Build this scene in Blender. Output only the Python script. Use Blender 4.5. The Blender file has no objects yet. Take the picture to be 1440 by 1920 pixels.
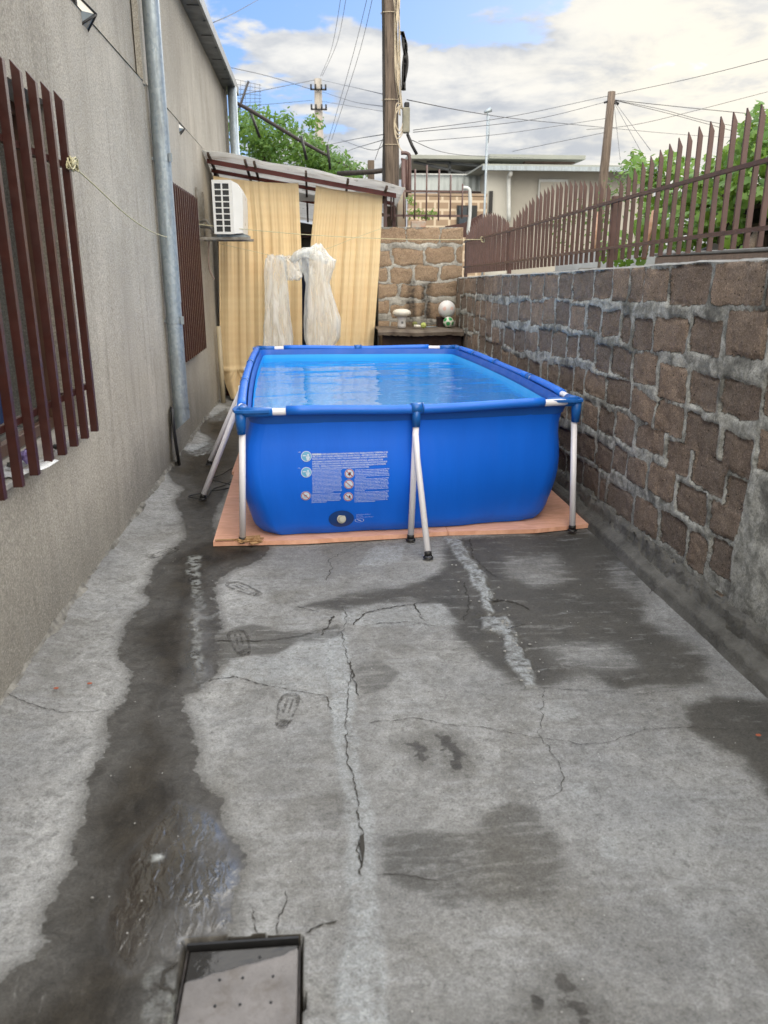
import bpy, math, random
import numpy as np
from math import sin, cos, radians, pi, atan, sqrt
from mathutils import Vector, Matrix
random.seed(7); RS = np.random.RandomState(11)
SC = bpy.context.scene; COL = SC.collection

# ------------------------------------------------------------------ camera
FPX = 1480.0; HC = 1.51; PITCH = atan(450/1480); YAW = radians(5.0)
cam_d = bpy.data.cameras.new('camera'); cam = bpy.data.objects.new('camera', cam_d); COL.objects.link(cam)
cam.location = (0, 0, HC); cam.rotation_euler = (pi/2-PITCH, 0, -YAW)
cam_d.sensor_fit = 'VERTICAL'; cam_d.sensor_height = 36; cam_d.lens = FPX*36/1920
cam_d.clip_start = .05; cam_d.clip_end = 3000
cam_d.dof.use_dof = True; cam_d.dof.focus_distance = 5.0; cam_d.dof.aperture_fstop = 3.6
SC.camera = cam
# ------------------------------------------------------------------ world
SUN_EL = radians(24); SUN_AZ = radians(30)      # azimuth clockwise from +Y
sund = Vector((sin(SUN_AZ)*cos(SUN_EL), cos(SUN_AZ)*cos(SUN_EL), sin(SUN_EL)))
SC.view_settings.view_transform = 'Standard'; SC.view_settings.look = 'None'
SC.view_settings.exposure = 0.48; SC.view_settings.gamma = 1

class NT:
    def __init__(s, tree): s.t = tree; s.n = tree.nodes; s.l = tree.links
    def put(s, sock, v):
        if v is None: return
        if isinstance(v, bpy.types.NodeSocket): s.l.new(v, sock)
        else:
            if isinstance(v, (tuple, list)) and len(v) == 3 and sock.type == 'RGBA': v = (*v, 1)
            sock.default_value = v
    def node(s, typ, ins={}, **kw):
        nd = s.n.new(typ)
        for k, v in kw.items(): setattr(nd, k, v)
        for k, v in ins.items(): s.put(nd.inputs[k], v)
        return nd
    def m(s, op, a, b=None, c=None):
        nd = s.node('ShaderNodeMath', operation=op)
        for i, v in enumerate((a, b, c)): s.put(nd.inputs[i], v)
        return nd.outputs[0]
    def vm(s, op, a, b=None, out=0):
        nd = s.node('ShaderNodeVectorMath', operation=op)
        s.put(nd.inputs[0], a)
        if b is not None: s.put(nd.inputs[1], b)
        return nd.outputs[out]
    def scale(s, v, xyz): return s.vm('MULTIPLY', v, xyz)
    def noise(s, vec, scale, detail=4, rough=.55, dist=0, col=False):
        nd = s.node('ShaderNodeTexNoise', {'Vector': vec, 'Scale': scale, 'Detail': detail, 'Roughness': rough, 'Distortion': dist})
        return nd.outputs['Color' if col else 'Fac']
    def vor(s, vec, scale, out='Distance', feature='F1', rnd=1.0):
        nd = s.node('ShaderNodeTexVoronoi', feature=feature)
        s.put(nd.inputs['Vector'], vec); s.put(nd.inputs['Scale'], scale); s.put(nd.inputs['Randomness'], rnd)
        return nd.outputs[out]
    def mr(s, x, a, b, c=0., d=1., smooth=False):
        nd = s.node('ShaderNodeMapRange', {'Value': x, 'From Min': a, 'From Max': b, 'To Min': c, 'To Max': d})
        if smooth: nd.interpolation_type = 'SMOOTHSTEP'
        return nd.outputs[0]
    def mix(s, f, a, b, blend='MIX'):
        nd = s.node('ShaderNodeMix', data_type='RGBA', blend_type=blend)
        s.put(nd.inputs[0], f); s.put(nd.inputs[6], a); s.put(nd.inputs[7], b)
        return nd.outputs[2]
    def attr(s, name, out='Fac'):
        return s.node('ShaderNodeAttribute', attribute_name=name).outputs[out]
    def coord(s, w='Object'): return s.node('ShaderNodeTexCoord').outputs[w]
    def pos(s): return s.node('ShaderNodeNewGeometry').outputs['Position']
    def bump(s, h, strength=.5, dist=.01, normal=None):
        nd = s.node('ShaderNodeBump', {'Height': h, 'Strength': strength, 'Distance': dist})
        if normal: s.put(nd.inputs['Normal'], normal)
        return nd.outputs[0]

W = bpy.data.worlds.new('World'); SC.world = W; W.use_nodes = True
w = NT(W.node_tree); w.n.clear()
sky = w.node('ShaderNodeTexSky', sky_type='NISHITA', sun_disc=False)
sky.sun_elevation = SUN_EL; sky.sun_rotation = SUN_AZ; sky.altitude = 900; sky.air_density = 1.3; sky.dust_density = 1.2
d = w.vm('NORMALIZE', w.coord('Generated'))
sep = w.node('ShaderNodeSeparateXYZ', {0: d}); dz = w.m('MAXIMUM', sep.outputs[2], 0.0)
k = w.m('DIVIDE', 1.0, w.m('ADD', dz, .16))
uv = w.node('ShaderNodeCombineXYZ', {0: w.m('MULTIPLY', sep.outputs[0], k), 1: w.m('MULTIPLY', sep.outputs[1], k), 2: 3.7}).outputs[0]
c1 = w.noise(uv, 2.3, 10, .56, .15)
c2 = w.noise(uv, 3.3, 8, .6, .2)
sd = w.vm('DOT_PRODUCT', d, tuple(sund), out=1)
gd = Vector((sin(radians(27)), cos(radians(27)), math.tan(radians(12.5)))).normalized()
gs = w.vm('DOT_PRODUCT', d, tuple(gd), out=1)
side = w.mr(gs, .80, .97, 0, 1, True)                    # cloud bank thickens toward the sun
low = w.mr(dz, .04, .22, 1, 0, True); topf_ = w.mr(dz, .19, .28, 1, .35, True)
cov = w.m('ADD', c1, w.m('ADD', w.m('MULTIPLY', w.m('MULTIPLY', side, topf_), .22), w.m('MULTIPLY', low, .16)))
mask = w.mr(cov, .525, .60, 0, 1, True)
glow = w.m('MULTIPLY', w.m('POWER', w.m('MAXIMUM', gs, 0.0), 60.0), w.mr(c2, .36, .58, .35, 1, True))
shade = w.mr(w.m('ADD', w.m('MULTIPLY', c2, .6), w.m('MULTIPLY', c1, .4)), .38, .62, 0, 1, True)
cc = w.mix(shade, (.56, .60, .67), (1.0, .99, .96))
cc = w.mix(w.m('MULTIPLY', w.mr(dz, 0, .17, 1, 0, True), .75), cc, (.52, .58, .66))
bright = w.m('ADD', w.m('MULTIPLY', glow, 1.0), w.m('MULTIPLY', w.mr(c2, .42, .62, 0, 1, True), w.m('MULTIPLY', side, .15)))
cc = w.mix(w.m('MINIMUM', bright, 1.0), cc, (1.10, 1.04, .90))
cc = w.mix(1.0, cc, (.70, .70, .70), 'MULTIPLY')
up = w.mr(dz, .52, .80, 0, 1, True)  # overhead sky above the frame, brightened to light the yard
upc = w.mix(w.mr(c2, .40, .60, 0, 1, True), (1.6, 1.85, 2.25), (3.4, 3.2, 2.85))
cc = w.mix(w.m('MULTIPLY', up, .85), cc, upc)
back = w.m('MULTIPLY', w.mr(sep.outputs[1], -.05, -.5, 0, 1, True), w.mr(dz, .05, .25, 0, 1, True))   # unseen bright sky behind the camera, added to light the curtains
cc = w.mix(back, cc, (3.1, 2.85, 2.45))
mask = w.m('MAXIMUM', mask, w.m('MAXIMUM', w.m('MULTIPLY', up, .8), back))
b1 = w.node('ShaderNodeBackground', {'Color': w.mix(.62, sky.outputs[0], (.95, 2.9, 7.6)), 'Strength': .10})
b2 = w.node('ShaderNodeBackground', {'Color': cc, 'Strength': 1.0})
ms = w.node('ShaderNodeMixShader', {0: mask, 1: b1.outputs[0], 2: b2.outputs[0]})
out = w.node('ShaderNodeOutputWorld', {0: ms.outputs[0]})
# ------------------------------------------------------------------ sun (behind cloud)
sl = bpy.data.lights.new('sun', 'SUN'); sl.energy = .9; sl.angle = radians(25); sl.color = (1, .94, .84)
so = bpy.data.objects.new('sun', sl); COL.objects.link(so); so.rotation_euler = sund.to_track_quat('Z', 'Y').to_euler()

# ------------------------------------------------------------------ measuring: pixel of the photo -> world point on a plane
def ray(px, py):
    dx = (px-720)/FPX; dy = -(py-960)/FPX
    f = np.array([sin(YAW)*cos(PITCH), cos(YAW)*cos(PITCH), -sin(PITCH)])
    r = np.array([cos(YAW), -sin(YAW), 0]); u = np.cross(r, f)
    return f+dx*r+dy*u
CP = np.array([0, 0, HC])
def G(px, py, z=0): d = ray(px, py); return CP+d*(z-HC)/d[2]
def X(px, py, x): d = ray(px, py); return CP+d*x/d[0]
def Y(px, py, y): d = ray(px, py); return CP+d*y/d[1]

# ------------------------------------------------------------------ mesh helpers
WO = {}     # object name -> world origin
class MB:
    def __init__(s): s.v = []; s.f = []; s.sm = []
    def add(s, vs, fs, smooth=False):
        o = len(s.v); s.v += [tuple(map(float, q)) for q in vs]; s.f += [[o+i for i in f] for f in fs]; s.sm += [smooth]*len(fs); return s
    def box(s, x0, x1, y0, y1, z0, z1, bev=0, M=None):
        if bev <= 0:
            vs = [(x, y, z) for z in (z0, z1) for y in (y0, y1) for x in (x0, x1)]
            fs = [(0, 2, 3, 1), (4, 5, 7, 6), (0, 1, 5, 4), (2, 6, 7, 3), (0, 4, 6, 2), (1, 3, 7, 5)]
        else:
            b = min(bev, (x1-x0)*.45, (y1-y0)*.45, (z1-z0)*.45)
            import bmesh
            bm = bmesh.new(); bmesh.ops.create_cube(bm, size=1)
            for q in bm.verts: q.co = Vector(((x0+x1)/2+q.co.x*(x1-x0), (y0+y1)/2+q.co.y*(y1-y0), (z0+z1)/2+q.co.z*(z1-z0)))
            bmesh.ops.bevel(bm, geom=bm.edges[:], offset=b, segments=1, affect='EDGES')
            bm.verts.index_update()
            vs = [tuple(q.co) for q in bm.verts]; fs = [[q.index for q in f.verts] for f in bm.faces]; bm.free()
        if M is not None: vs = [tuple(M @ Vector(q)) for q in vs]
        return s.add(vs, fs)
    def tube(s, pts, r, n=10, cap=True, flat=1.0, smooth=True):
        pts = [Vector(p) for p in pts]; k = len(pts)
        rs = r if isinstance(r, (list, tuple)) else [r]*k
        vs = []; ref = None
        for i, p in enumerate(pts):
            t = (pts[min(i+1, k-1)]-pts[max(i-1, 0)]).normalized()
            if ref is None: ref = Vector((0, 0, 1)) if abs(t.z) < .9 else Vector((1, 0, 0))
            a = (ref-t*ref.dot(t)).normalized(); b = t.cross(a); ref = a
            for j in range(n):
                an = 2*pi*j/n; vs.append(p+a*cos(an)*rs[i]+b*sin(an)*rs[i]*flat)
        fs = [(i*n+j, i*n+(j+1) % n, (i+1)*n+(j+1) % n, (i+1)*n+j) for i in range(k-1) for j in range(n)]
        s.add(vs, fs, smooth)
        if cap: o = len(s.v)-len(vs); s.f += [[o+j for j in range(n)][::-1], [o+(k-1)*n+j for j in range(n)]]; s.sm += [False, False]
        return s
    def cyl(s, a, b, r, n=16, r2=None): return s.tube([a, b], [r, r if r2 is None else r2], n)
    def lathe(s, c, prof, n=24):
        vs = [(c[0]+r*cos(2*pi*j/n), c[1]+r*sin(2*pi*j/n), c[2]+z) for r, z in prof for j in range(n)]
        fs = [(i*n+j, i*n+(j+1) % n, (i+1)*n+(j+1) % n, (i+1)*n+j) for i in range(len(prof)-1) for j in range(n)]
        return s.add(vs, fs, True)
    def sphere(s, c, r, n=24, sc=(1, 1, 1)):
        prof = [(max(r*sin(pi*i/n), 1e-5)*1., -r*cos(pi*i/n)) for i in range(n+1)]
        o = len(s.v); s.lathe(c, prof, n*2)
        for i in range(o, len(s.v)):
            q = s.v[i]; s.v[i] = (c[0]+(q[0]-c[0])*sc[0], c[1]+(q[1]-c[1])*sc[1], c[2]+(q[2]-c[2])*sc[2])
        return s
    def grid(s, P, closed=False, smooth=True):       # P: array (a,b,3)
        a, b = P.shape[:2]; vs = P.reshape(-1, 3)
        fs = [(i*b+j, i*b+(j+1) % b, (i+1)*b+(j+1) % b, (i+1)*b+j) for i in range(a-1) for j in range(b if closed else b-1)]
        return s.add(vs, fs, smooth)
    def prism(s, poly, vec):                         # planar polygon (3-D points) pushed by vec
        n = len(poly); a = [Vector(p) for p in poly]; b = [p+Vector(vec) for p in a]
        return s.add(a+b, [list(range(n))[::-1], [n+i for i in range(n)]]+[(i, (i+1) % n, n+(i+1) % n, n+i) for i in range(n)])
    def build(s, name, mt, parent=None):
        me = bpy.data.meshes.new(name); o0 = WO[parent.name] if parent else Vector((0, 0, 0))
        arr = np.array(s.v)-np.array(o0) if s.v else np.zeros((0, 3))
        me.from_pydata(arr.tolist(), [], s.f)
        me.polygons.foreach_set('use_smooth', s.sm); me.update()
        if mt: me.materials.append(mt)
        o = bpy.data.objects.new(name, me); COL.objects.link(o)
        if parent: o.parent = parent
        WO[o.name] = Vector(o0); return o
def thing(name, label, cat, loc=(0, 0, 0), group=None):
    o = bpy.data.objects.new(name, None); COL.objects.link(o); o.location = loc; o.empty_display_size = .1
    o['label'] = label; o['category'] = cat
    if group: o['group'] = group
    WO[o.name] = Vector(loc); return o
def tag(o, label, cat, group=None):
    o['label'] = label; o['category'] = cat
    if group: o['group'] = group
    return o
def struct(o): o['kind'] = 'structure'; return o
def stuff(o): o['kind'] = 'stuff'; return o
def bigmesh(name, P, mt, attrs={}, keep=None, smooth=True, parent=None):
    """grid mesh from array (a,b,3) with float point attributes"""
    a, b = P.shape[:2]; i = np.arange(a-1)[:, None]*b+np.arange(b-1)[None, :]
    F = np.stack([i, i+1, i+b+1, i+b], -1).reshape(-1, 4)
    if keep is not None: F = F[keep.reshape(-1)]
    me = bpy.data.meshes.new(name); V = P.reshape(-1, 3).copy()
    o0 = WO[parent.name] if parent else Vector((0, 0, 0)); V = V-np.array(o0)
    me.vertices.add(len(V)); me.vertices.foreach_set('co', V.astype(np.float32).ravel())
    me.loops.add(F.size); me.loops.foreach_set('vertex_index', F.astype(np.int32).ravel())
    me.polygons.add(len(F)); me.polygons.foreach_set('loop_start', (np.arange(len(F))*4).astype(np.int32))
    me.polygons.foreach_set('loop_total', np.full(len(F), 4, np.int32))
    me.polygons.foreach_set('use_smooth', np.full(len(F), smooth))
    for k, v in attrs.items():
        at = me.attributes.new(k, 'FLOAT', 'POINT'); at.data.foreach_set('value', v.astype(np.float32).ravel())
    me.update(); me.validate()
    me.materials.append(mt); o = bpy.data.objects.new(name, me); COL.objects.link(o)
    if parent: o.parent = parent
    WO[o.name] = Vector(o0); return o

# ------------------------------------------------------------------ numpy noise
def vnoise(x, y, seed=0):
    xi = np.floor(x).astype(int); yi = np.floor(y).astype(int); fx = x-xi; fy = y-yi
    fx = fx*fx*(3-2*fx); fy = fy*fy*(3-2*fy)
    def h(a, b):
        n = (a*374761393+b*668265263+seed*1442695041) & 0xffffffff
        n = ((n ^ (n >> 13))*1274126177) & 0xffffffff
        return ((n ^ (n >> 16)) & 0xffff)/65535.
    return (h(xi, yi)*(1-fx)+h(xi+1, yi)*fx)*(1-fy)+(h(xi, yi+1)*(1-fx)+h(xi+1, yi+1)*fx)*fy
def fbm(x, y, seed=0, oct=4, gain=.5):
    s = 0; a = 1; t = 0
    for o in range(oct): s = s+a*vnoise(x*2**o, y*2**o, seed+o*17); t += a; a *= gain
    return s/t
def sdf_poly(poly, x, y):                            # signed distance, positive inside
    p = np.array(poly); n = len(p); d = np.full(x.shape, 1e9); ins = np.zeros(x.shape, bool)
    for i in range(n):
        a = p[i]; b = p[(i+1) % n]; ex, ey = b-a; wx = x-a[0]; wy = y-a[1]
        t = np.clip((wx*ex+wy*ey)/(ex*ex+ey*ey+1e-12), 0, 1); d = np.minimum(d, (wx-ex*t)**2+(wy-ey*t)**2)
        c = ((a[1] > y) != (b[1] > y)) & (x < (b[0]-a[0])*(y-a[1])/((b[1]-a[1])+1e-12)+a[0]); ins ^= c
    d = np.sqrt(d); return np.where(ins, d, -d)
def d_line(pts, x, y):
    p = np.array(pts); d = np.full(x.shape, 1e9)
    for a, b in zip(p[:-1], p[1:]):
        ex, ey = b-a; t = np.clip(((x-a[0])*ex+(y-a[1])*ey)/(ex*ex+ey*ey+1e-12), 0, 1)
        d = np.minimum(d, (x-a[0]-ex*t)**2+(y-a[1]-ey*t)**2)
    return np.sqrt(d)
def sm(x, a, b): t = np.clip((x-a)/(b-a), 0, 1); return t*t*(3-2*t)

# ------------------------------------------------------------------ materials
def newmat(name):
    m = bpy.data.materials.new(name); m.use_nodes = True; n = NT(m.node_tree); n.n.clear()
    b = n.node('ShaderNodeBsdfPrincipled'); o = n.node('ShaderNodeOutputMaterial', {0: b.outputs[0]})
    return m, n, b, o
def mat(name, c, c2=None, scale=4., rough=.6, metal=0., bump=0., bscale=60., bdist=.003, stretch=(1, 1, 1), detail=5, spec=.5, rvar=.1, trans=0):
    m, n, b, o = newmat(name); v = n.scale(n.coord(), stretch)
    if c2 is None: c2 = tuple(q*.78 for q in c)
    f = n.mr(n.noise(v, scale, detail, .6), .32, .68)
    n.put(b.inputs['Base Color'], n.mix(f, c2, c)); n.put(b.inputs['Metallic'], metal); n.put(b.inputs['Specular IOR Level'], spec)
    n.put(b.inputs['Roughness'], n.mr(n.noise(v, scale*2.3, 4), .3, .7, max(rough-rvar, .02), min(rough+rvar, 1)))
    if bump: n.put(b.inputs['Normal'], n.bump(n.noise(v, bscale, 5, .6), bump, bdist))
    return m
M_pole_white = mat('white_tube', (.84, .84, .90), (.78, .78, .85), 3, .32, bump=.05)
M_blue = mat('blue_vinyl', (.005, .145, .80), (.004, .13, .74), 2.2, .42, spec=.3, stretch=(3, 3, .45), bump=.22, bscale=6, bdist=.008, rvar=.05)
M_sleeve = mat('blue_sleeve', (.010, .165, .74), (.009, .15, .68), 3, .45, bump=.15, bscale=22, bdist=.006)
M_flap = mat('blue_flap', (.008, .11, .50), (.007, .10, .46), 3, .5, bump=.12, bscale=15, bdist=.006)
M_fitting = mat('blue_plastic', (.010, .13, .47), (.009, .11, .42), 3, .35)
M_black = mat('black_rubber', (.012, .012, .013), None, 8, .5, bump=.3)
M_maroon = mat('maroon_paint', (.054, .015, .011), (.038, .011, .009), 14, .42, bump=.15, bscale=80)
M_fence = mat('brown_fence_paint', (.118, .066, .058), (.084, .048, .043), 12, .42, bump=.1, bscale=90)
M_galv = None
def galv():
    m, n, b, o = newmat('galvanised_metal'); v = n.coord()
    sp = n.vor(n.scale(v, (1, 1, .7)), 55, 'Color'); g = n.node('ShaderNodeSeparateColor', {0: sp}).outputs[0]
    st = n.noise(n.scale(v, (6, 6, .6)), 5, 6, .6)
    c = n.mix(n.mr(g, 0, 1, .1, .9), (.27, .33, .38), (.40, .46, .50))
    c = n.mix(n.mr(st, .45, .72, 0, .6), c, (.20, .21, .21))
    c = n.mix(n.mr(n.noise(v, 30, 5, .7), .62, .75, 0, .5), c, (.62, .63, .62))
    n.put(b.inputs['Base Color'], c); n.put(b.inputs['Metallic'], .55); n.put(b.inputs['Roughness'], n.mr(st, .3, .7, .38, .62))
    n.put(b.inputs['Normal'], n.bump(n.noise(v, 14, 3), .15, .01)); return m
M_galv = galv()
def stucco(name, ca, cb, streaks=True):
    m, n, b, o = newmat(name); p = n.pos()
    big = n.noise(p, .9, 4, .6); f = n.noise(n.scale(p, (1, 1, .35)), 3.2, 7, .65)
    c = n.mix(n.mr(f, .3, .7), cb, ca)
    c = n.mix(n.mr(big, .4, .66, 0, .6), c, tuple(q*.72 for q in cb))
    st = n.noise(n.scale(p, (1, 5, .35)), 2.4, 6, .6)
    c = n.mix(n.mr(st, .53, .72, 0, .42), c, tuple(q*.55 for q in cb))
    st2 = n.noise(n.scale(p, (1, 9, .8)), 3.1, 5, .7)
    c = n.mix(n.mr(st2, .60, .70, 0, .65), c, (.52, .50, .46))
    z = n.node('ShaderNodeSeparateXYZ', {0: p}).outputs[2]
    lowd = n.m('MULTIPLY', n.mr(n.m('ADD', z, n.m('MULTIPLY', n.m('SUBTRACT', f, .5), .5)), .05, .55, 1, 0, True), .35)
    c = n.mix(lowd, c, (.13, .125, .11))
    gr = n.noise(p, 110, 4, .8)
    c = n.mix(n.mr(gr, .38, .60, .5, 0), c, (.10, .094, .085)); c = n.mix(n.mr(gr, .56, .72, 0, .4), c, (.66, .63, .58))
    mc = n.mr(n.noise(p, 75, 5, .75), .30, .70, .80, 1.2); c = n.vm('SCALE', c); n.l.new(mc, c.node.inputs[3]); n.put(b.inputs['Base Color'], c); n.put(b.inputs['Roughness'], .92); n.put(b.inputs['Specular IOR Level'], .2)
    h = n.m('ADD', n.m('MULTIPLY', gr, .7), n.m('MULTIPLY', n.noise(p, 45, 4), .5))
    n.put(b.inputs['Normal'], n.bump(h, .9, .007)); return m
M_stucco = stucco('house_stucco', (.58, .545, .475), (.45, .42, .36))

# ================================================================== GROUND
def GP(l): return [tuple(G(px, py)[:2]) for px, py in l]
wet = GP([(425,765),(385,790),(372,800),(378,812),(398,820),(388,832),(362,846),(338,848),(325,870),(312,885),(330,905),(345,915),(325,935),(330,950),(345,965),(340,980),(348,1000),(330,1022),(300,1044),(283,1070),(275,1090),(270,1108),(284,1122),(262,1140),(240,1170),(230,1195),(224,1225),(236,1238),(242,1262),(240,1285),(226,1310),(205,1335),(195,1370),(202,1400),(190,1432),(165,1462),(157,1490),(148,1530),(133,1570),(137,1615),(115,1650),(90,1700),(80,1740),(85,1770),(50,1800),(0,1825),(-300,1860),(-300,2600),(330,2600),(330,1920),(350,1760),(425,1745),(430,1700),(452,1640),(460,1605),(447,1570),(425,1550),(418,1520),(412,1495),(390,1480),(375,1450),(368,1400),(365,1370),(345,1325),(348,1298),(380,1285),(405,1255),(412,1225),(402,1190),(415,1170),(405,1140),(398,1115),(412,1085),(440,1062),(478,1048),(505,1034),(505,1022),(440,1010),(400,1000),(400,960),(440,880),(450,800)])
damps = [(GP([(835,1010),(1110,985),(1160,1020),(1200,1060),(1225,1115),(1230,1160),(1290,1190),(1350,1235),(1330,1275),(1230,1290),(1170,1292),(1100,1262),(1030,1285),(985,1295),(930,1262),(880,1215),(850,1170),(825,1135),(770,1125),(700,1132),(640,1142),(560,1130),(640,1108),(760,1090),(830,1060)]), .9, .07),
    (GP([(1285,1315),(1335,1300),(1440,1305),(1900,1330),(1900,1600),(1440,1490),(1395,1420),(1345,1400),(1290,1362)]), 1.0, .05),
    (GP([(712,1557),(780,1545),(885,1548),(915,1505),(945,1488),(1010,1500),(1050,1560),(1068,1610),(1062,1665),(1050,1692),(1005,1700),(965,1688),(905,1690),(862,1704),(820,1692),(780,1660),(735,1652),(715,1612)]), .66, .03),
    (GP([(400,1180),(470,1165),(560,1172),(640,1160),(660,1175),(640,1190),(560,1200),(520,1225),(460,1222),(400,1250)]), .75, .03),
    (GP([(450,1040),(700,1012),(840,1012),(840,1060),(760,1085),(690,1075),(560,1060),(470,1080)]), .32, .06),
    (GP([(660,1235),(720,1225),(760,1255),(735,1285),(680,1300),(658,1275)]), .6, .03),
    (GP([(570,1490),(640,1470),(650,1520),(600,1530)]), .5, .03),
    (GP([(560,1930),(760,1870),(1000,1850),(1400,1880),(1600,2300),(500,2300)]), .45, .05),
    (GP([(1110,1760),(1300,1740),(1440,1700),(1600,1800),(1440,1850),(1180,1830)]), .3, .06),
    (GP([(405,990),(440,960),(445,1012),(500,1028),(440,1035)]), .8, .03)]
lights_ = [(GP([(960,1045),(1040,1040),(1050,1085),(1000,1100),(960,1080)]), .5, .08), (GP([(1030,1200),(1150,1195),(1180,1235),(1120,1250),(1050,1240)]), .55, .08),
    (GP([(1160,1050),(1300,1180),(1400,1260),(1380,1290),(1280,1200),(1150,1090)]), .4, .06)]
pales = [(GP([(835,1008),(860,1008),(880,1040),(905,1075),(922,1110),(926,1140),(908,1146),(895,1110),(878,1085),(862,1050),(845,1030)]), 1.0),
    (GP([(900,1150),(950,1152),(965,1185),(985,1215),(1005,1250),(1004,1284),(990,1284),(965,1252),(950,1238),(946,1215),(935,1185),(900,1172)]), .95),
    (GP([(700,1020),(755,1018),(750,1050),(710,1060),(670,1055)]), .55), (GP([(640,1130),(830,1130),(860,1165),(800,1172),(700,1168),(650,1160)]), .45),
    (GP([(600,1195),(645,1178),(652,1205),(660,1260),(668,1330),(685,1450),(700,1600),(715,1750),(730,2000),(640,2000),(650,1750),(645,1500),(628,1350),(606,1240)]), .62),
    (GP([(350,1040),(374,1040),(380,1120),(378,1180),(386,1285),(368,1275),(362,1180),(355,1100)]), .55),
    (GP([(375,1145),(412,1145),(400,1158),(372,1156)]), .6),
    (GP([(270,1800),(330,1800),(335,1850),(325,1920),(262,1905)]), .5), (GP([(1050,1300),(1080,1330),(1050,1345),(1000,1330)]), .3),
    (GP([(1075,1460),(1105,1460),(1108,1490),(1080,1485)]), .45), (GP([(1120,1545),(1150,1550),(1155,1600),(1120,1590)]), .35),
    (GP([(350,840),(420,818),(400,845),(372,852),(345,850)]), .8), (GP([(390,760),(440,760),(430,785),(395,790)]), .6),
    (GP([(275,1600),(292,1605),(290,1618),(276,1616)]), 1.), (GP([(560,1180),(640,1170),(620,1195),(600,1290),(540,1300),(470,1260),(410,1270),(430,1225),(520,1225)]), .35)]
film = GP([(245,1600),(300,1530),(330,1500),(390,1510),(425,1560),(452,1610),(448,1650),(430,1700),(425,1742),(350,1755),(320,1790),(250,1800),(215,1780),(200,1720),(225,1650)])
film2 = GP([(348,1130),(385,1140),(390,1230),(395,1290),(350,1290),(340,1220)])
def foot(cx, cy, ang, L=.26, W_=.10):
    q = []
    for i in range(28):
        t = 2*pi*i/28; yy = cos(t)*L/2; xx = sin(t)*W_/2*(1+.18*cos(t))*(1-.16*cos(2*t))
        q.append((cx+xx*cos(ang)-yy*sin(ang), cy+xx*sin(ang)+yy*cos(ang)))
    return q
c_ = [G(458,1101), G(450,1200), G(537,1326), G(306,1036)]
feet = [foot(c_[0][0], c_[0][1], .9, .22, .11), foot(c_[1][0], c_[1][1], .2, .25, .1), foot(c_[2][0], c_[2][1], -.1, .25, .09), foot(c_[3][0], c_[3][1], -.8, .2, .1)]
feet_solid = [GP([(813,1372),(840,1370),(862,1392),(872,1415),(868,1438),(850,1440),(838,1418),(842,1405),(825,1390)]), GP([(748,1388),(788,1385),(802,1400),(798,1424),(784,1415),(778,1398)]),
    GP([(1036,1822),(1062,1820),(1085,1850),(1075,1862),(1052,1852)]), GP([(1050,1870),(1090,1865),(1112,1900),(1125,1960),(1085,1960),(1078,1900)]), GP([(995,1860),(1012,1862),(1010,1885),(998,1880)])]
xs = np.arange(-1.20, 1.72, .0085)
ys = [-.6]
while ys[-1] < 10.2: ys.append(ys[-1]+max(.0085, abs(ys[-1])*.0036) if ys[-1] > .8 else ys[-1]+.03)
ys = np.array(ys); XX, YY = np.meshgrid(xs, ys)
wx = XX+(fbm(XX*9, YY*9, 3)-.5)*.05; wy = YY+(fbm(XX*9, YY*9, 4)-.5)*.07
A_wet = sdf_poly(wet, wx, wy)
for q in []:
    s_ = sdf_poly(q, wx*.3+XX*.7, wy*.3+YY*.7); A_wet = np.maximum(A_wet, np.minimum(s_*.6, .012-.030*(np.sin((XX*.7+YY*.35)*210/1.2+fbm(XX*12, YY*12, 6)*5) > .72)*(s_ > .016)-.022*(fbm(XX*30, YY*30, 14) > .56)))
for q in feet_solid: A_wet = np.maximum(A_wet, sdf_poly(q, XX*.75+wx*.25, YY*.75+wy*.25)*.8-.001)
A_damp = np.zeros_like(XX); n_ = (fbm(XX*4, YY*4, 8, 5)-.5)
for pl, s_, e in damps: A_damp = np.maximum(A_damp, s_*sm(sdf_poly(pl, wx, wy)+n_*.22*e/.05*.4, -e, e))
for pl, s_, e in lights_: A_damp = A_damp*(1-s_*sm(sdf_poly(pl, wx, wy)+n_*.15, -e, e))
A_pale = np.zeros_like(XX)
for pl, s_ in pales: A_pale = np.maximum(A_pale, s_*sm(sdf_poly(pl, wx*1.3-XX*.3, wy*1.3-YY*.3), -.010, .010))
A_edge = sm(-A_wet, 0, .02)*(1-sm(-A_wet, .03, .30))*sm(-XX, .05, .5)
A_film = np.maximum(sm(sdf_poly(film, wx, wy), -.03, .03), .6*sm(sdf_poly(film2, wx, wy), -.03, .03))
A_deep = sm(A_wet+n_*.22, .03, .17)
ZZ = (fbm(XX*1.1, YY*1.1, 21)-.5)*.02+(fbm(XX*9, YY*9, 25)-.5)*.004
strip = np.maximum(sm(sdf_poly(pales[0][0], wx, wy), -.012, .01), sm(sdf_poly(pales[1][0], wx, wy), -.012, .01))
ZZ += strip*(.010+.008*(fbm(XX*25, YY*25, 31)-.5))
dc = np.minimum(d_line(pales[0][0][:6], XX, YY), d_line(pales[1][0][:6], XX, YY)); ZZ -= .010*np.exp(-(dc/.025)**2)*(fbm(XX*16, YY*16, 33) > .45)
sl_ = sm(sdf_poly(GP([(612,1190),(645,1178),(665,1330),(700,1600),(730,2000),(650,2000),(640,1500)]), wx, wy), -.02, .02); ZZ += sl_*.004
ZZ = (ZZ-.0)*(1-.85*A_film); ZZ = ZZ-.012+.03*sm(-XX, 1.02, 1.2)
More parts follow.
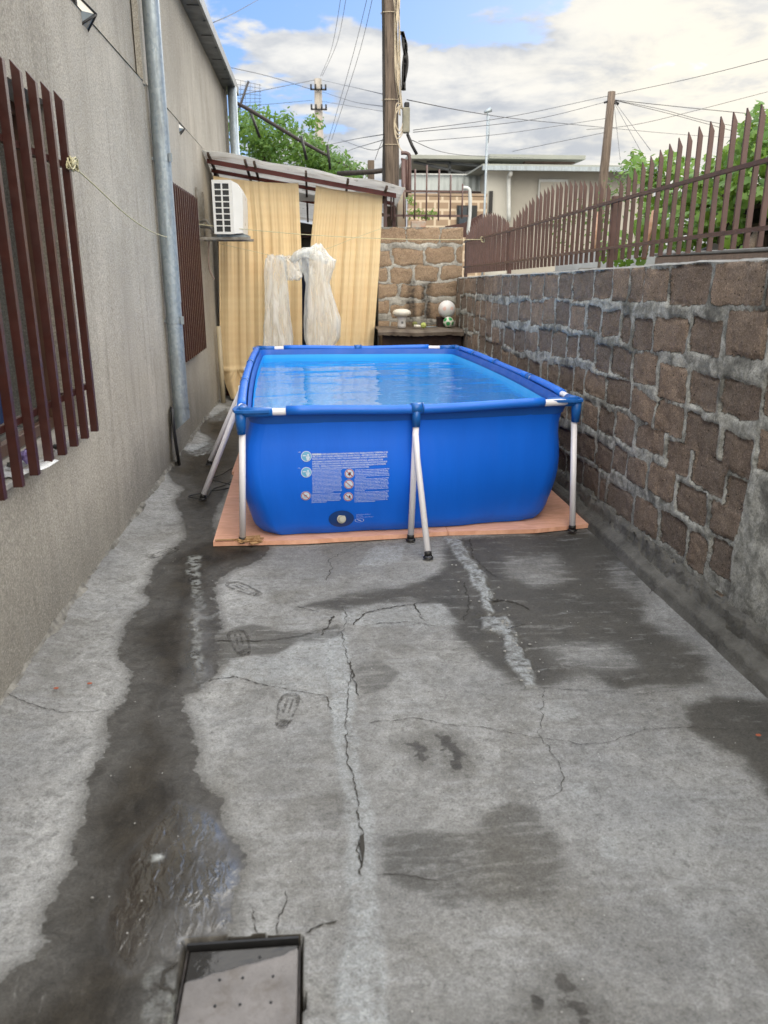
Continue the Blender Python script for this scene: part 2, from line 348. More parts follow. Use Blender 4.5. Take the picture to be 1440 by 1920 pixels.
# drain pit
PX0, PX1, PY0, PY1 = -.338, -.062, .96, 1.538
jn = (fbm(XX*30, YY*30, 19, 3)-.5)*.022; chip = .05*np.exp(-((XX-PX0)/.05)**2-((YY-1.46)/.05)**2)*0
pit = (XX > PX0-jn-.003) & (XX < PX1+jn*.5) & (YY > PY0) & (YY < PY1+jn*.6+(XX-PX0)*-.04)
ZZ = np.where(pit, -.085, ZZ); dil = pit.copy()
for sh_ in (1,):
    for ax in (0, 1): dil |= np.roll(pit, sh_, ax) | np.roll(pit, -sh_, ax)
A_wet = np.where(dil, np.maximum(A_wet, .05), A_wet); A_deep = np.where(dil, 1., A_deep)  # pit walls set to wet colour, painting in the dark of the gap
def m_ground():
    m, n, b, o = newmat('concrete_ground'); p = n.pos()
    aw, ad, ap, af, ae, adp = [n.attr(k) for k in ('wet', 'damp', 'pale', 'film', 'edge', 'deep')]
    nf = n.noise(p, 28, 8, .65); nm = n.noise(p, 6, 8, .62, .4); nb = n.noise(p, 1.6, 5, .6)
    br = n.noise(n.scale(p, (1, 5, 1)), 4.5, 9, .68, .5); gr = n.noise(p, 260, 3, .8); g2 = n.noise(p, 90, 5, .75)
    wetm = n.mr(n.m('ADD', aw, n.m('ADD', n.m('MULTIPLY', n.m('SUBTRACT', nf, .5), .07), n.m('MULTIPLY', n.m('SUBTRACT', br, .5), .05))), -.003, .004, 0, 1, True)
    mot = n.noise(p, 15, 9, .72, .8); blot = n.noise(n.scale(p, (1, .7, 1)), 2.7, 7, .66, .7)
    c = n.mix(n.mr(mot, .34, .66), (.195, .19, .18), (.34, .334, .322))
    c = n.mix(n.mr(br, .50, .70, 0, .55), c, (.40, .402, .405))
    c = n.mix(n.mr(blot, .50, .68, 0, .7), c, (.165, .155, .135))
    c = n.mix(n.mr(blot, .30, .46, .5, 0), c, (.41, .41, .40))
    c = n.mix(n.mr(nb, .45, .62, 0, .35), c, (.20, .205, .215))
    c = n.mix(n.m('MULTIPLY', ae, n.mr(mot, .36, .62, .05, .6)), c, (.50, .495, .48))
    halo = n.m('MULTIPLY', n.mr(n.m('ADD', aw, n.m('MULTIPLY', n.m('SUBTRACT', mot, .5), .14)), -.055, -.005, 0, 1, True), .55); c = n.mix(halo, c, (.115, .11, .10))
    pal = n.m('MULTIPLY', ap, n.mr(mot, .28, .55, .4, 1.))
    pal2 = n.m('MULTIPLY', pal, n.mr(nf, .38, .52, .25, 1))
    c = n.mix(pal2, c, n.mix(n.mr(g2, .3, .7), (.34, .36, .37), (.54, .56, .565)))
    spk = n.noise(p, 46, 6, .8); c = n.mix(n.mr(spk, .36, .47, .55, 0), c, (.10, .097, .09)); c = n.mix(n.mr(spk, .57, .70, 0, .45), c, (.50, .50, .495)); c = n.mix(1.0, c, (.92, .945, .97), 'MULTIPLY'); c = n.mix(n.mr(n.noise(p, .85, 4, .6), .46, .62, 0, .35), c, (.15, .148, .142))
    dm = n.m('MULTIPLY', n.m('MINIMUM', ad, .92), n.mr(n.m('ADD', ad, n.m('ADD', n.m('MULTIPLY', n.m('SUBTRACT', mot, .5), 1.9), n.m('MULTIPLY', n.m('SUBTRACT', br, .5), 2.8))), .12, .82, 0, 1, True)); dm = n.m('MULTIPLY', dm, n.m('SUBTRACT', 1.0, n.m('MULTIPLY', pal2, .75)))
    c = n.mix(dm, c, n.mix(n.mr(blot, .35, .65), (.040, .038, .033), (.078, .074, .066)))
    wc = n.mix(n.mr(nm, .35, .65), (.014, .012, .009), (.042, .036, .027))
    wc = n.mix(n.mr(n.noise(n.scale(p, (3, 1, 1)), 7, 7, .7), .52, .72, 0, .4), wc, (.10, .092, .078))
    wc = n.mix(n.m('MULTIPLY', ap, n.mr(nf, .44, .56, 0, .95)), wc, (.36, .38, .36))
    wc = n.mix(n.m('MULTIPLY', n.m('SUBTRACT', 1.0, adp), .85), wc, n.mix(n.mr(mot, .35, .65), (.050, .048, .044), (.105, .102, .096)))
    wc = n.mix(n.m('MULTIPLY', n.mr(n.noise(n.scale(p, (6, 1.2, 1)), 4, 8, .75, 1.5), .64, .72), .55), wc, (.26, .26, .25))
    wm = n.m('MULTIPLY', wetm, n.m('SUBTRACT', 1.0, n.m('MULTIPLY', n.m('MULTIPLY', ap, n.mr(nf, .42, .56)), .5)))
    c = n.mix(wm, c, wc)
    c = n.mix(n.mr(gr, .3, .5, .5, 0), c, n.mix(.5, c, (.02, .02, .02)))
    c = n.mix(n.mr(g2, .3, .42, .45, 0), c, (.06, .058, .052))
    mc = n.m('MULTIPLY', n.mr(n.noise(p, 130, 4, .8), .30, .70, .70, 1.30), n.mr(n.noise(p, 42, 6, .75), .32, .68, .91, 1.09)); c = n.vm('SCALE', c); c.node.inputs[3].default_value = 1; n.l.new(mc, c.node.inputs[3])
    pit_ = n.vor(p, 60); c = n.mix(n.m('MULTIPLY', n.mr(pit_, .05, .11, 1, 0), n.mr(n.noise(p, 13, 2), .5, .62)), c, (.03, .03, .03))
    wsp = n.vor(n.vm('ADD', p, (3.3, 1.7, 0)), 17); c = n.mix(n.mr(wsp, .025, .045, .8, 0), c, (.6, .6, .58))
    n.put(b.inputs['Base Color'], c)
    r = n.mr(dm, 0, 1, .88, .62); fm = n.m('MULTIPLY', af, n.mr(n.noise(n.scale(p, (1, .6, 1)), 11, 4), .36, .56, .15, 1.))
    r2 = n.mr(fm, 0, 1, .50, .08)
    rr = n.node('ShaderNodeMix', {0: wm, 2: r, 3: r2}); n.put(b.inputs['Roughness'], rr.outputs[0])
    n.put(b.inputs['Specular IOR Level'], n.m('ADD', .15, n.m('MULTIPLY', wm, n.mr(fm, 0, 1, .08, .85))))
    n.put(b.inputs['Coat Weight'], n.m('MULTIPLY', wm, fm)); n.put(b.inputs['Coat Roughness'], .06); n.put(b.inputs['Coat IOR'], 1.6)
    h = n.m('ADD', n.m('MULTIPLY', gr, .35), n.m('ADD', n.m('MULTIPLY', g2, 1.0), n.m('MULTIPLY', mot, 1.5)))
    h = n.m('ADD', h, n.m('MULTIPLY', pal2, .8))
    rip = n.noise(n.scale(p, (1, .45, 1)), 34, 3, .5, .6)
    k = n.m('MULTIPLY', wm, n.m('MINIMUM', n.m('MULTIPLY', af, 1.8), 1.0))
    n1 = n.bump(h, .55, .006); n.put(n1.node.inputs['Strength'], n.m('MULTIPLY', n.m('SUBTRACT', 1.0, n.m('MULTIPLY', k, .97)), .55))
    nn_ = n.bump(rip, .3, .006, n1); n.put(nn_.node.inputs['Strength'], n.m('MULTIPLY', k, .42))
    n.put(b.inputs['Normal'], nn_); n.put(b.inputs['Coat Normal'], nn_); return m
M_ground = m_ground()
P = np.stack([XX, YY, ZZ], -1)
struct(bigmesh('courtyard_ground', P, M_ground, dict(wet=A_wet, damp=A_damp, pale=A_pale, film=A_film, edge=A_edge, deep=A_deep)))
M_soil = mat('dusty_soil', (.19, .165, .13), (.12, .10, .08), .5, .95, bump=.5, bscale=20, bdist=.02)
g = MB()
for (x0, x1, y0, y1) in [(-900, 900, 10.1, 1500), (-900, -1.15, -60, 10.1), (1.70, 900, -60, 10.1), (-1.15, 1.70, -60, -.59)]: g.box(x0, x1, y0, y1, -.4, -.03)
struct(g.build('ground', M_soil))
# raised yard of the neighbour
g = MB(); g.box(2.06, 60, -8, 60, -.03, .95); struct(g.build('neighbour_terrace', M_soil))

# cracks as thin dark fissure ribbons
M_crack = mat('crack_shadow', (.04, .037, .032), None, 30, .95)
cr = MB()
def crack(pl, w0=.003, w1=.003, jit=.006):
    p = np.array(GP(pl)); pts = []
    for a, b in zip(p[:-1], p[1:]):
        k = max(2, int(np.hypot(*(b-a))/.010))
        for i in range(k): pts.append(a+(b-a)*i/k)
    pts.append(p[-1]); pts = np.array(pts)+np.stack([fbm(np.arange(len(pts))*.35, np.full(len(pts), q_*7.3), 41+q_, 5, .65)-.5 for q_ in (0, 1)], -1)*jit*4.5; k = len(pts)
    ix = lambda x, y: ZZ[min(max(np.searchsorted(ys, y), 1), len(ys)-1), min(max(int((x+1.2)/.0085), 0), len(xs)-1)]
    vs = []
    for i in range(k):
        t = pts[min(i+1, k-1)]-pts[max(i-1, 0)]; t /= np.hypot(*t)+1e-9; nrm = np.array([-t[1], t[0]])
        wd = .66*(w0+(w1-w0)*i/k)*RS.uniform(.1, 1.5)*(1 if 0 < i < k-1 else 0.05); q = pts[i]
        z = ix(*q)+.0035
        vs += [(*(q+nrm*wd/2), z), (*(q-nrm*wd/2), z)]
    cr.add(vs, [(2*i, 2*i+1, 2*i+3, 2*i+2) for i in range(k-1)])
for pl, a, b in [([(640,1130),(650,1150),(640,1185),(658,1250),(650,1330),(648,1380),(655,1430),(668,1480),(672,1530),(680,1560),(678,1590)], .004, .005),
    ([(688,1350),(780,1340),(850,1355),(900,1358),(1010,1378),(1090,1390),(1150,1385),(1210,1362),(1290,1358),(1440,1366)], .004, .003),
    ([(1020,1290),(1015,1340),(1010,1375),(1040,1410),(1060,1450),(1050,1480),(1000,1500)], .003, .003), ([(0,1308),(60,1318),(120,1330),(220,1325)], .005, .003),
    ([(400,1197),(470,1197),(525,1193),(600,1180)], .012, .004), ([(385,1272),(440,1262),(480,1275),(560,1290),(615,1298),(620,1325)], .008, .004),
    ([(660,1168),(680,1148),(700,1140),(780,1128),(805,1125)], .014, .006), ([(700,1165),(760,1160),(830,1170)], .006, .004), ([(775,1128),(795,1160)], .008, .004),
    ([(555,1132),(600,1142)], .008, .004), ([(880,1010),(886,1040),(905,1060),(930,1080)], .014, .006), ([(915,1122),(950,1124),(975,1130),(992,1140)], .024, .01),
    ([(610,1085),(622,1062),(616,1045),(650,1030),(700,1008)], .005, .003), ([(630,1720),(600,1730),(570,1742)], .012, .005),
    ([(676,1560),(670,1590),(680,1640)], .010, .006), ([(480,1750),(476,1715),(470,1690)], .006, .003), ([(515,1748),(525,1710),(540,1660)], .006, .003), ([(350,1790),(310,1815),(300,1840),(330,1855)], .012, .008),
    ([(625,1150),(612,1172),(600,1185)], .02, .006), ([(870,1090),(880,1130),(870,1160)], .012, .006), ([(950,1180),(965,1170),(985,1165)], .012, .005),
    ([(1010,1285),(1100,1290),(1200,1296),(1300,1288)], .003, .002), ([(700,1635),(760,1632),(800,1640),(830,1650)], .004, .003), ([(655,1235),(662,1260),(670,1300)], .014, .005), ([(1230,1095),(1215,1110)], .006, .003)]:
    crack(pl, a, b)
cr.add([(*GP([q])[0], -.004) for q in [(674,1565),(682,1560),(684,1590),(680,1620),(676,1590)]], [(0, 1, 2, 3, 4)])
struct(cr.build('ground_cracks', M_crack))
def m_foot():
    m, n, b, o = newmat('wet_print'); p = n.pos(); f = n.mr(n.noise(p, 55, 6, .75), .44, .60, .55, .0); n.put(b.inputs['Base Color'], n.mix(n.mr(n.noise(p, 40), .3, .7), (.045, .041, .034), (.085, .08, .07))); n.put(b.inputs['Roughness'], .6); n.put(b.inputs['Specular IOR Level'], .2)
    t = n.node('ShaderNodeBsdfTransparent'); mx = n.node('ShaderNodeMixShader', {0: f, 1: t.outputs[0], 2: b.outputs[0]}); n.put(o.inputs[0], mx.outputs[0]); return m
fp = MB()
def fz_(x, y): return ZZ[min(max(np.searchsorted(ys, y), 1), len(ys)-1), min(max(int((x+1.2)/.0085), 0), len(xs)-1)]+.0035
def sole(cx, cy, ang, L, W_, part=1.0):
    ca, sa = cos(ang), sin(ang)
    def T(u, v): x, y = cx+u*ca-v*sa, cy+u*sa+v*ca; return (x, y, fz_(x, y))
    N_ = 60; oo = []; ii = []
    for i in range(N_+1):
        t = 2*pi*i/N_; v = cos(t); sg = 1 if sin(t) >= 0 else -1; wv = W_/2*abs(sin(t))**.55*(.82+.18*v-.10*np.exp(-((v+.15)/.3)**2)); k = .80-.16*vnoise(np.array(i*.45), np.array(ang*9+cx*5), 3); jt = 1+.05*(vnoise(np.array(i*.9), np.array(cx*7.), 5)-.5)
        oo.append(T(sg*wv*jt, v*L/2)); ii.append(T(sg*wv*float(k), v*L/2*float(k+.1)))
    fp.add(oo+ii, [(i, i+1, N_+2+i, N_+1+i) for i in range(N_)])
    fp.add([T(-.017, -.05*L), T(-.006, -.07*L), T(-.003, .33*L), T(-.013, .36*L)], [(0, 1, 2, 3)]); fp.add([T(.006, -.10*L), T(.013, -.06*L), T(.017, .30*L), T(.009, .34*L)], [(0, 1, 2, 3)])
    fp.add([T(-.020, -.42*L), T(.020, -.42*L), T(.024, -.26*L), T(-.022, -.24*L)], [(0, 1, 2, 3)])
sole(c_[0][0], c_[0][1], .75, .25, .11); sole(c_[1][0], c_[1][1], .25, .26, .11); sole(c_[2][0], c_[2][1], -.12, .25, .095); sole(c_[3][0], c_[3][1], -.7, .2, .1)
struct(fp.build('footprint_stains', m_foot()))
# rubble chips along the broken strip
M_chip = mat('concrete_chip', (.34, .34, .33), (.22, .22, .21), 30, .9, bump=.6, bscale=90)
ch = MB()
def lump(mb, c, r, flat=.5):
    vs = []; n = 7
    for i in range(4):
        for j in range(n):
            th = pi*(i+.5)/4; a = 2*pi*j/n; q = RS.uniform(.7, 1.2)
            vs.append((c[0]+r*q*sin(th)*cos(a), c[1]+r*q*sin(th)*sin(a), c[2]+r*flat*q*-cos(th)))
    fs = [(i*n+j, i*n+(j+1) % n, (i+1)*n+(j+1) % n, (i+1)*n+j) for i in range(3) for j in range(n)]+[list(range(n))[::-1], [3*n+j for j in range(n)]]
    mb.add(vs, fs)
for i in range(60):
    t = RS.rand(); px = 865+t*130+RS.normal(0, 14); py = 1030+t*240+RS.normal(0, 14); q = G(px, py); lump(ch, (q[0], q[1], -.006), RS.uniform(.003, .008))
for i in range(60): q = (RS.uniform(-1.1, 1.6), RS.uniform(1.2, 4.2)); lump(ch, (q[0], q[1], -.006), RS.uniform(.002, .004))
stuff(tag(ch.build('concrete_crumbs', M_chip), 'loose grey concrete crumbs scattered on the cracked ground', 'rubble'))

# drain cover
dr = thing('drain_cover', 'square perforated concrete drain cover sunk in the ground, wet at its far edge', 'drain cover', (-.2, 1.25, 0))
def m_plate():
    m, n, b, o = newmat('drain_plate'); p = n.pos(); s_ = n.node('ShaderNodeSeparateXYZ', {0: p})
    nf = n.noise(p, 9, 6, .6); e = n.m('ADD', n.m('SUBTRACT', s_.outputs[1], n.m('MULTIPLY', s_.outputs[0], .33)), n.m('MULTIPLY', n.m('SUBTRACT', nf, .5), .05))
    wv = n.mr(e, 1.524, 1.530)
    c = n.mix(n.mr(nf, .3, .7), (.14, .132, .13), (.23, .218, .215)); c = n.mix(n.mr(n.noise(p, 160, 3, .8), .3, .5, .4, 0), c, (.09, .085, .08)); c = n.mix(n.mr(n.noise(p, 14, 6, .7), .50, .66, 0, .6), c, (.10, .085, .07))
    c = n.mix(wv, c, (.035, .034, .033)); n.put(b.inputs['Base Color'], c)
    n.put(b.inputs['Roughness'], n.mr(wv, 0, 1, .7, .05))
    n.put(b.inputs['Normal'], n.bump(n.noise(p, n.mr(wv, 0, 1, 90., 18.), 3, .5, 1.), .25, .002)); return m
d_ = MB(); d_.box(PX0+.011, PX1-.011, PY0-.02, PY1-.026, -.06, -.022, .003); plate = d_.build('plate', m_plate(), dr)
d_ = MB()
for (a, c) in [(412, 1838), (455, 1834), (512, 1831), (403, 1887), (450, 1884), (508, 1880), (487, 1795)]:
    q = G(a, c, -.022); d_ = MB(); d_.cyl((q[0], q[1], -.0235), (q[0], q[1], -.0205), .0035, 10); d_.build('hole', M_black, dr)
M_steel = mat('rusty_steel', (.06, .05, .045), (.02, .018, .017), 30, .6, metal=.4, bump=.4)
d_ = MB(); d_.box(PX0+.004, PX0+.008, PY0, PY1-.02, -.08, -.024); d_.build('gap_shade_rail', M_steel, dr); d_ = MB(); d_.box(PX1-.009, PX1-.005, PY0, PY1-.03, -.08, -.024); d_.build('gap_shade_rail', M_steel, dr)
d_ = MB(); d_.box(PX0+.004, PX1-.010, PY1-.020, PY1-.013, -.08, -.010); d_.build('gap_shade_rail', M_black, dr)  # black strip stands in for the shade of the gap at the far edge
# leaf bits
M_leafred = mat('dry_leaf', (.35, .09, .04), None, 20, .7)

# ================================================================== HOUSE (left)
XW = -1.17
house = thing('house', 'long grey stucco house along the left side of the yard', 'house', (-1.17, 6, 0))
def wall_grid(name, x, y0, y1, z0, z1, holes, seed, amp=.008, step=.03):
    yy = np.arange(y0, y1+step, step); zz = np.arange(z0, z1+step, step); yy[-1] = y1; zz[-1] = z1
    for (a, b, c, d2) in holes:
        for q in (a, b): yy[np.argmin(abs(yy-q))] = q
        for q in (c, d2): zz[np.argmin(abs(zz-q))] = q
    A, B = np.meshgrid(yy, zz); xx = x+(fbm(A*1.3, B*1.3, seed)-.5)*amp*2+(fbm(A*7, B*7, seed+5)-.5)*amp*.6
    ac = (A[1:, 1:]+A[:-1, :-1])/2; bc = (B[1:, 1:]+B[:-1, :-1])/2; keep = np.ones(ac.shape, bool)
    for (a, b, c, d2) in holes: keep &= ~((ac > a) & (ac < b) & (bc > c) & (bc < d2))
    return bigmesh(name, np.stack([xx, A, B], -1), M_stucco, {}, keep, True, house)
W1 = (1.7, 4.12, .76, 2.24); W2 = (7.0, 8.28, .76, 2.24)
wall_grid('lower_wall', XW, -4, 12.93, 0, 2.82, [W1, W2], 2)
wall_grid('upper_wall', XW-.045, -4, 12.93, 2.80, 4.1, [], 9)
b_ = MB()
b_.add([(XW+.004, -4, 2.82), (XW+.004, 12.93, 2.82), (XW-.06, 12.93, 2.862), (XW-.06, -4, 2.862)], [(0, 1, 2, 3)])
b_.box(XW-.035, XW+.006, 6.42, 6.50, 2.80, 4.05)          # plaster pilaster behind the downpipe
b_.add([(XW, 12.93, 0), (-6, 12.93, 0), (-6, 12.93, 4.1), (XW, 12.93, 4.1)], [(0, 1, 2, 3)])
b_.build('ledge', M_stucco, house)
for (a, b, c, d2) in (W1, W2):
    rv = MB(); x1 = XW+.004; x0 = XW-.19
    rv.add([(x0, a, c), (x1, a, c), (x1, a, d2), (x0, a, d2)], [(0, 1, 2, 3)]); rv.add([(x0, b, c), (x1, b, c), (x1, b, d2), (x0, b, d2)], [(0, 1, 2, 3)])
    rv.add([(x0, a, d2), (x1, a, d2), (x1, b, d2), (x0, b, d2)], [(0, 1, 2, 3)])
    rv.build('reveal', M_stucco, house)
M_sill = mat('sill_plaster', (.42, .40, .36), (.28, .265, .24), 6, .85, bump=.4, bscale=50)
M_wood = mat('brown_window_frame', (.115, .060, .040), (.07, .035, .022), 5, .45, stretch=(8, 8, 1), bump=.15)
def m_glass():
    m, n, b, o = newmat('window_glass'); n.put(b.inputs['Base Color'], n.mix(n.mr(n.noise(n.pos(), 2), .3, .7), (.022, .026, .028), (.05, .055, .052))); n.put(b.inputs['Roughness'], .03)
    n.put(b.inputs['Specular IOR Level'], .9); n.put(b.inputs['Coat Weight'], .6); n.put(b.inputs['Coat Roughness'], .02); return m
M_glass = m_glass()
for (a, b, c, d2), lb in ((W1, None), (W2, None)):
    x0 = XW-.19
    f_ = MB(); t = .055
    f_.box(x0, x0+.05, a, a+t, c, d2, .004); f_.box(x0, x0+.05, b-t, b, c, d2, .004); f_.box(x0+.001, x0+.049, a+t, b-t, c, c+t, .004); f_.box(x0+.001, x0+.049, a+t, b-t, d2-t, d2, .004)
    for q in (a+(b-a)*.34, a+(b-a)*.67): f_.box(x0+.002, x0+.052, q-.035, q+.035, c+t, d2-t, .004)
    wn = f_.build('window', M_wood, house)
    q_ = MB(); q_.box(x0+.01, x0+.018, a+t, b-t, c+t, d2-t); q_.build('pane', M_glass, wn)
    q_ = MB(); q_.box(x0+.05, XW+.022, a+.002, b-.002, c-.03, c-.004, .004); q_.build('sill', M_sill, wn)
# eave
M_eave = mat('grey_metal_eave', (.085, .092, .096), (.06, .065, .068), 3, .45, metal=.3, bump=.1, bscale=12, bdist=.01)
M_fascia = mat('grey_metal_fascia', (.17, .18, .185), (.13, .14, .145), 3, .4, metal=.4)
ea = MB(); XE = XW+.125
ea.box(XW-.4, XE, -4, 13.3, 4.05, 4.075)
so_ = ea.build('roof', M_eave, house)
for i in range(16):
    e2 = MB(); y0 = 13.3-(i+1)*1.05
    e2.box(XE-.004, XE+.022, y0+.004, y0+1.046, 4.04, 4.16, .004); e2.box(XE-.03, XE-.004, y0+.5, y0+.506, 4.037, 4.05); e2.build('fascia_panel', M_fascia, so_)
e2 = MB(); e2.add([(XE+.02, -4, 4.16), (XE+.02, 13.3, 4.16), (-6, 13.3, 5.3), (-6, -4, 5.3)], [(0, 1, 2, 3)]); e2.add([(XE+.02, 13.3, 4.16), (XE+.02, 13.3, 4.05), (-6, 13.3, 4.05), (-6, 13.3, 5.3)], [(0, 1, 2, 3)]); e2.build('roof_sheet', M_eave, so_)
for i in range(16):
    e2 = MB(); e2.box(XW+.0, XE-.001, 13.3-i*1.05-.006, 13.3-i*1.05+.006, 4.044, 4.0495); e2.build('seam', M_black, so_)
# rough footing at wall base
yy = np.arange(-1, 12.9, .02); tt = np.linspace(0, 1, 7); A, T = np.meshgrid(yy, tt)
nn = fbm(A*7, T*2, 51, 6, .6); n2 = fbm(A*40, T*8, 52, 4, .7)
fx = XW-.008+T*(.028+.05*nn**1.5)+(n2-.5)*.012; fz = (1-T)**1.2*(.02+.075*nn**2)+.002+(n2-.5)*.016*(1-T)-.008*T
M_foot = mat('crumbly_cement', (.30, .29, .26), (.085, .08, .07), 14, .95, bump=.9, bscale=60, bdist=.01)
bigmesh('footing', np.stack([fx, A, fz], -1), M_foot, {}, None, True, house)

# window grilles
def grille(loc_y, ylist, z0, z1, label, rails=(.97, 1.98), brackets=True):
    t = thing('window_grille', label, 'window grille', (XW, loc_y, z0), 'maroon window grilles on the house')
    for i, y in enumerate(ylist):
        b = MB(); x0, x1, hw = -1.116, -1.083, .0145
        b.add([(x0, y-hw, z0), (x1, y-hw, z0), (x1, y+hw, z0), (x0, y+hw, z0), (x0, y-hw, z1+.018), (x1, y-hw, z1-.022), (x1, y+hw, z1-.022), (x0, y+hw, z1+.018)],
              [(3, 2, 1, 0), (4, 5, 6, 7), (0, 1, 5, 4), (1, 2, 6, 5), (2, 3, 7, 6), (3, 0, 4, 7)]); b.build('bar', M_maroon, t)
    for z in rails:
        b = MB(); b.box(-1.134, -1.117, ylist[0]-.05, ylist[-1]+.02, z-.013, z+.013); b.build('rail', M_maroon, t)
        b = MB(); b.box(-1.19, -1.135, ylist[-1]-.30, ylist[-1]-.275, z-.012, z+.012); b.build('bracket', M_maroon, t); b = MB(); b.box(-1.165, -1.117, ylist[-1]+.021, ylist[-1]+.04, z-.012, z+.012); b.build('bracket', M_maroon, t)
    return t
bars = [4.0-.178*i for i in range(13)][::-1]
grille(3, bars, .75, 2.26, 'dark maroon grille of spaced bars over the nearer house window')
grille(7.6, [6.98+.118*i for i in range(12)], .77, 2.20, 'maroon barred grille over the farther window beside the downpipe', (.97, 1.95))
# wall lamps
M_lampw = mat('frosted_lamp', (.92, .91, .84), (.85, .84, .78), 6, .3)
M_lampg = mat('smoked_lamp_glass', (.16, .20, .23), (.10, .13, .15), 6, .15)
def lamp(px, py, label, s=1.0):
    q = X(px, py, XW-.03); y, z = q[1], q[2]
    t = thing('wall_lamp', label, 'wall lamp', (XW, y, z), 'wall lamps on the house')
    h = .078*s; wd = .075*s; ap = (XW+.062*s, y, z+.0); bs = [(XW-.02, y-wd, z+h), (XW-.02, y+wd, z+h), (XW-.02, y+wd, z-h), (XW-.02, y-wd, z-h)]
    m_ = MB()
    for a, b in zip(bs, bs[1:]+bs[:1]): m_.tube([a, b], .008*s, 6)
    for a in bs: m_.tube([a, ap], .007*s, 6)
    m_.box(XW-.05, XW-.021, y-wd, y+wd, z-h, z+h); m_.build('frame', M_black, t)
    u = MB(); u.add([bs[0], bs[1], ap], [(0, 1, 2)]); u.add([bs[0], ((bs[0][0]+bs[3][0])/2, bs[0][1], z), ap], [(0, 1, 2)]); u.build('upper_pane', M_lampw, t)
    u = MB(); u.add([bs[2], bs[3], ap], [(0, 1, 2)]); u.add([bs[3], ap, (bs[0][0], bs[0][1], z)], [(0, 1, 2)]); u.build('lower_pane', M_lampg, t)
lamp(147, 26, 'pyramid wall lamp with black frame above the nearer window'); lamp(331, 241, 'small pyramid wall lamp right of the long downpipe', .75)

# downpipe
dp = thing('downpipe', 'tall galvanised downpipe with angled outlet between the two grilles', 'downpipe', (-1.095, 6.55, .3), 'galvanised downpipes')
R_ = .062; n = 28
def ringz(z0, z1, cx=-1.095, cy=6.55, r=R_, mb=None, cut=0):
    mb.add([(cx+r*cos(2*pi*j/n), cy+r*sin(2*pi*j/n), z + (cut*cos(2*pi*j/n) if z == z0 else 0)) for z in (z0, z1) for j in range(n)], [(j, (j+1) % n, n+(j+1) % n, n+j) for j in range(n)], True)
m_ = MB(); ringz(.405, 1.30, mb=m_, r=R_-.001); ringz(1.28, 2.62, mb=m_, r=R_+.002); ringz(2.60, 4.04, mb=m_, r=R_-.001); m_.build('tube', M_galv, dp)
m_ = MB(); ringz(.31, .43, mb=m_, r=R_+.004, cut=.055); ringz(.312, .40, mb=m_, r=R_+.002, cut=.055); m_.build('outlet', M_galv, dp)
m_ = MB(); ringz(.300+.15, .478, mb=m_, r=R_+.004); m_.build('collar', M_galv, dp)
for z in (1.12, 2.30):
    m_ = MB(); ringz(z, z+.05, mb=m_, r=R_+.004); m_.box(-1.04, -1.015, 6.50, 6.512, z-.005, z+.055); m_.box(-1.19, -1.15, 6.53, 6.57, z+.01, z+.03); m_.build('clamp', M_galv, dp)
dp2 = thing('downpipe', 'far galvanised downpipe at the corner under the eave', 'downpipe', (-1.08, 12.8, 0), 'galvanised downpipes')
m_ = MB(); m_.cyl((-1.075, 12.75, 0), (-1.075, 12.75, 4.05), .065, 20); m_.build('tube', M_galv, dp2)
m_ = MB(); m_.cyl((-1.075, 12.75, 2.9), (-1.075, 12.75, 2.95), .07, 20); m_.build('clamp', M_galv, dp2)
# black rubber strip behind the outlet
st = [X(319, 765, -1.15), X(322, 800, -1.15), X(328, 840, -1.13), G(333, 872)]
m_ = MB(); pts = []
for q in st: q = Vector(q); pts += [q]
P2 = []
for i, q in enumerate(pts):
    wd = (.035, .05, .045, .035)[i]; P2.append([(q.x-.01, q.y+wd+.05, q.z), (q.x+.01, q.y+.02, q.z), (q.x+.028, q.y-wd*.2, q.z+.0), (q.x+.02, q.y-wd, q.z)])
m_.grid(np.array(P2)); a_ = m_.build('rubber_strip', M_black); so2 = a_.modifiers.new('thick', 'SOLIDIFY'); so2.thickness = .008
tag(a_, 'warped black rubber strip leaning on the wall behind the downpipe outlet', 'rubber strip')
# things on the sill
def m_paper():
    m, n, b, o = newmat('printed_paper'); v = n.coord(); r = n.node('ShaderNodeTexBrick', {'Vector': n.scale(v, (30, 60, 1)), 'Color1': (.22, .24, .26, 1), 'Color2': (.5, .5, .52, 1), 'Mortar': (.72, .74, .74, 1), 'Scale': 1.6, 'Mortar Size': .05})
    n.put(b.inputs['Base Color'], n.mix(n.mr(n.noise(v, 12), .42, .56), (.72, .74, .74), r.outputs[0])); n.put(b.inputs['Roughness'], .5); return m
m_ = MB(); yy = np.linspace(3.02, 3.30, 9); xx_ = np.linspace(-1.30, -1.115, 7); A, B = np.meshgrid(yy, xx_)
m_.grid(np.stack([B+(A-3.1)*.25, A, .762+.006*np.sin(A*25)+.004*np.cos(B*50)+sm(B, -1.15, -1.11)*-.008], -1)); a_ = m_.build('leaflet', m_paper())
a_.modifiers.new('thick', 'SOLIDIFY').thickness = .0015; tag(a_, 'white printed leaflet lying open on the near window sill', 'leaflet')
m_ = MB(); lump(m_, (-1.16, 3.22, .80), .035, .8); lump(m_, (-1.17, 3.27, .795), .03, .9); a_ = m_.build('crumpled_wrapper', mat('purple_foil', (.36, .30, .55), (.10, .05, .22), 45, .3, bump=.8, bscale=60)); tag(a_, 'crumpled purple and white wrapper on the sill behind the bars', 'wrapper')
m_ = MB(); lump(m_, (-1.14, 3.52, .775), .02, .6); a_ = m_.build('pebble', mat('dark_pebble', (.03, .03, .03), None, 20, .5)); tag(a_, 'small dark lump on the sill between grille bars', 'pebble')
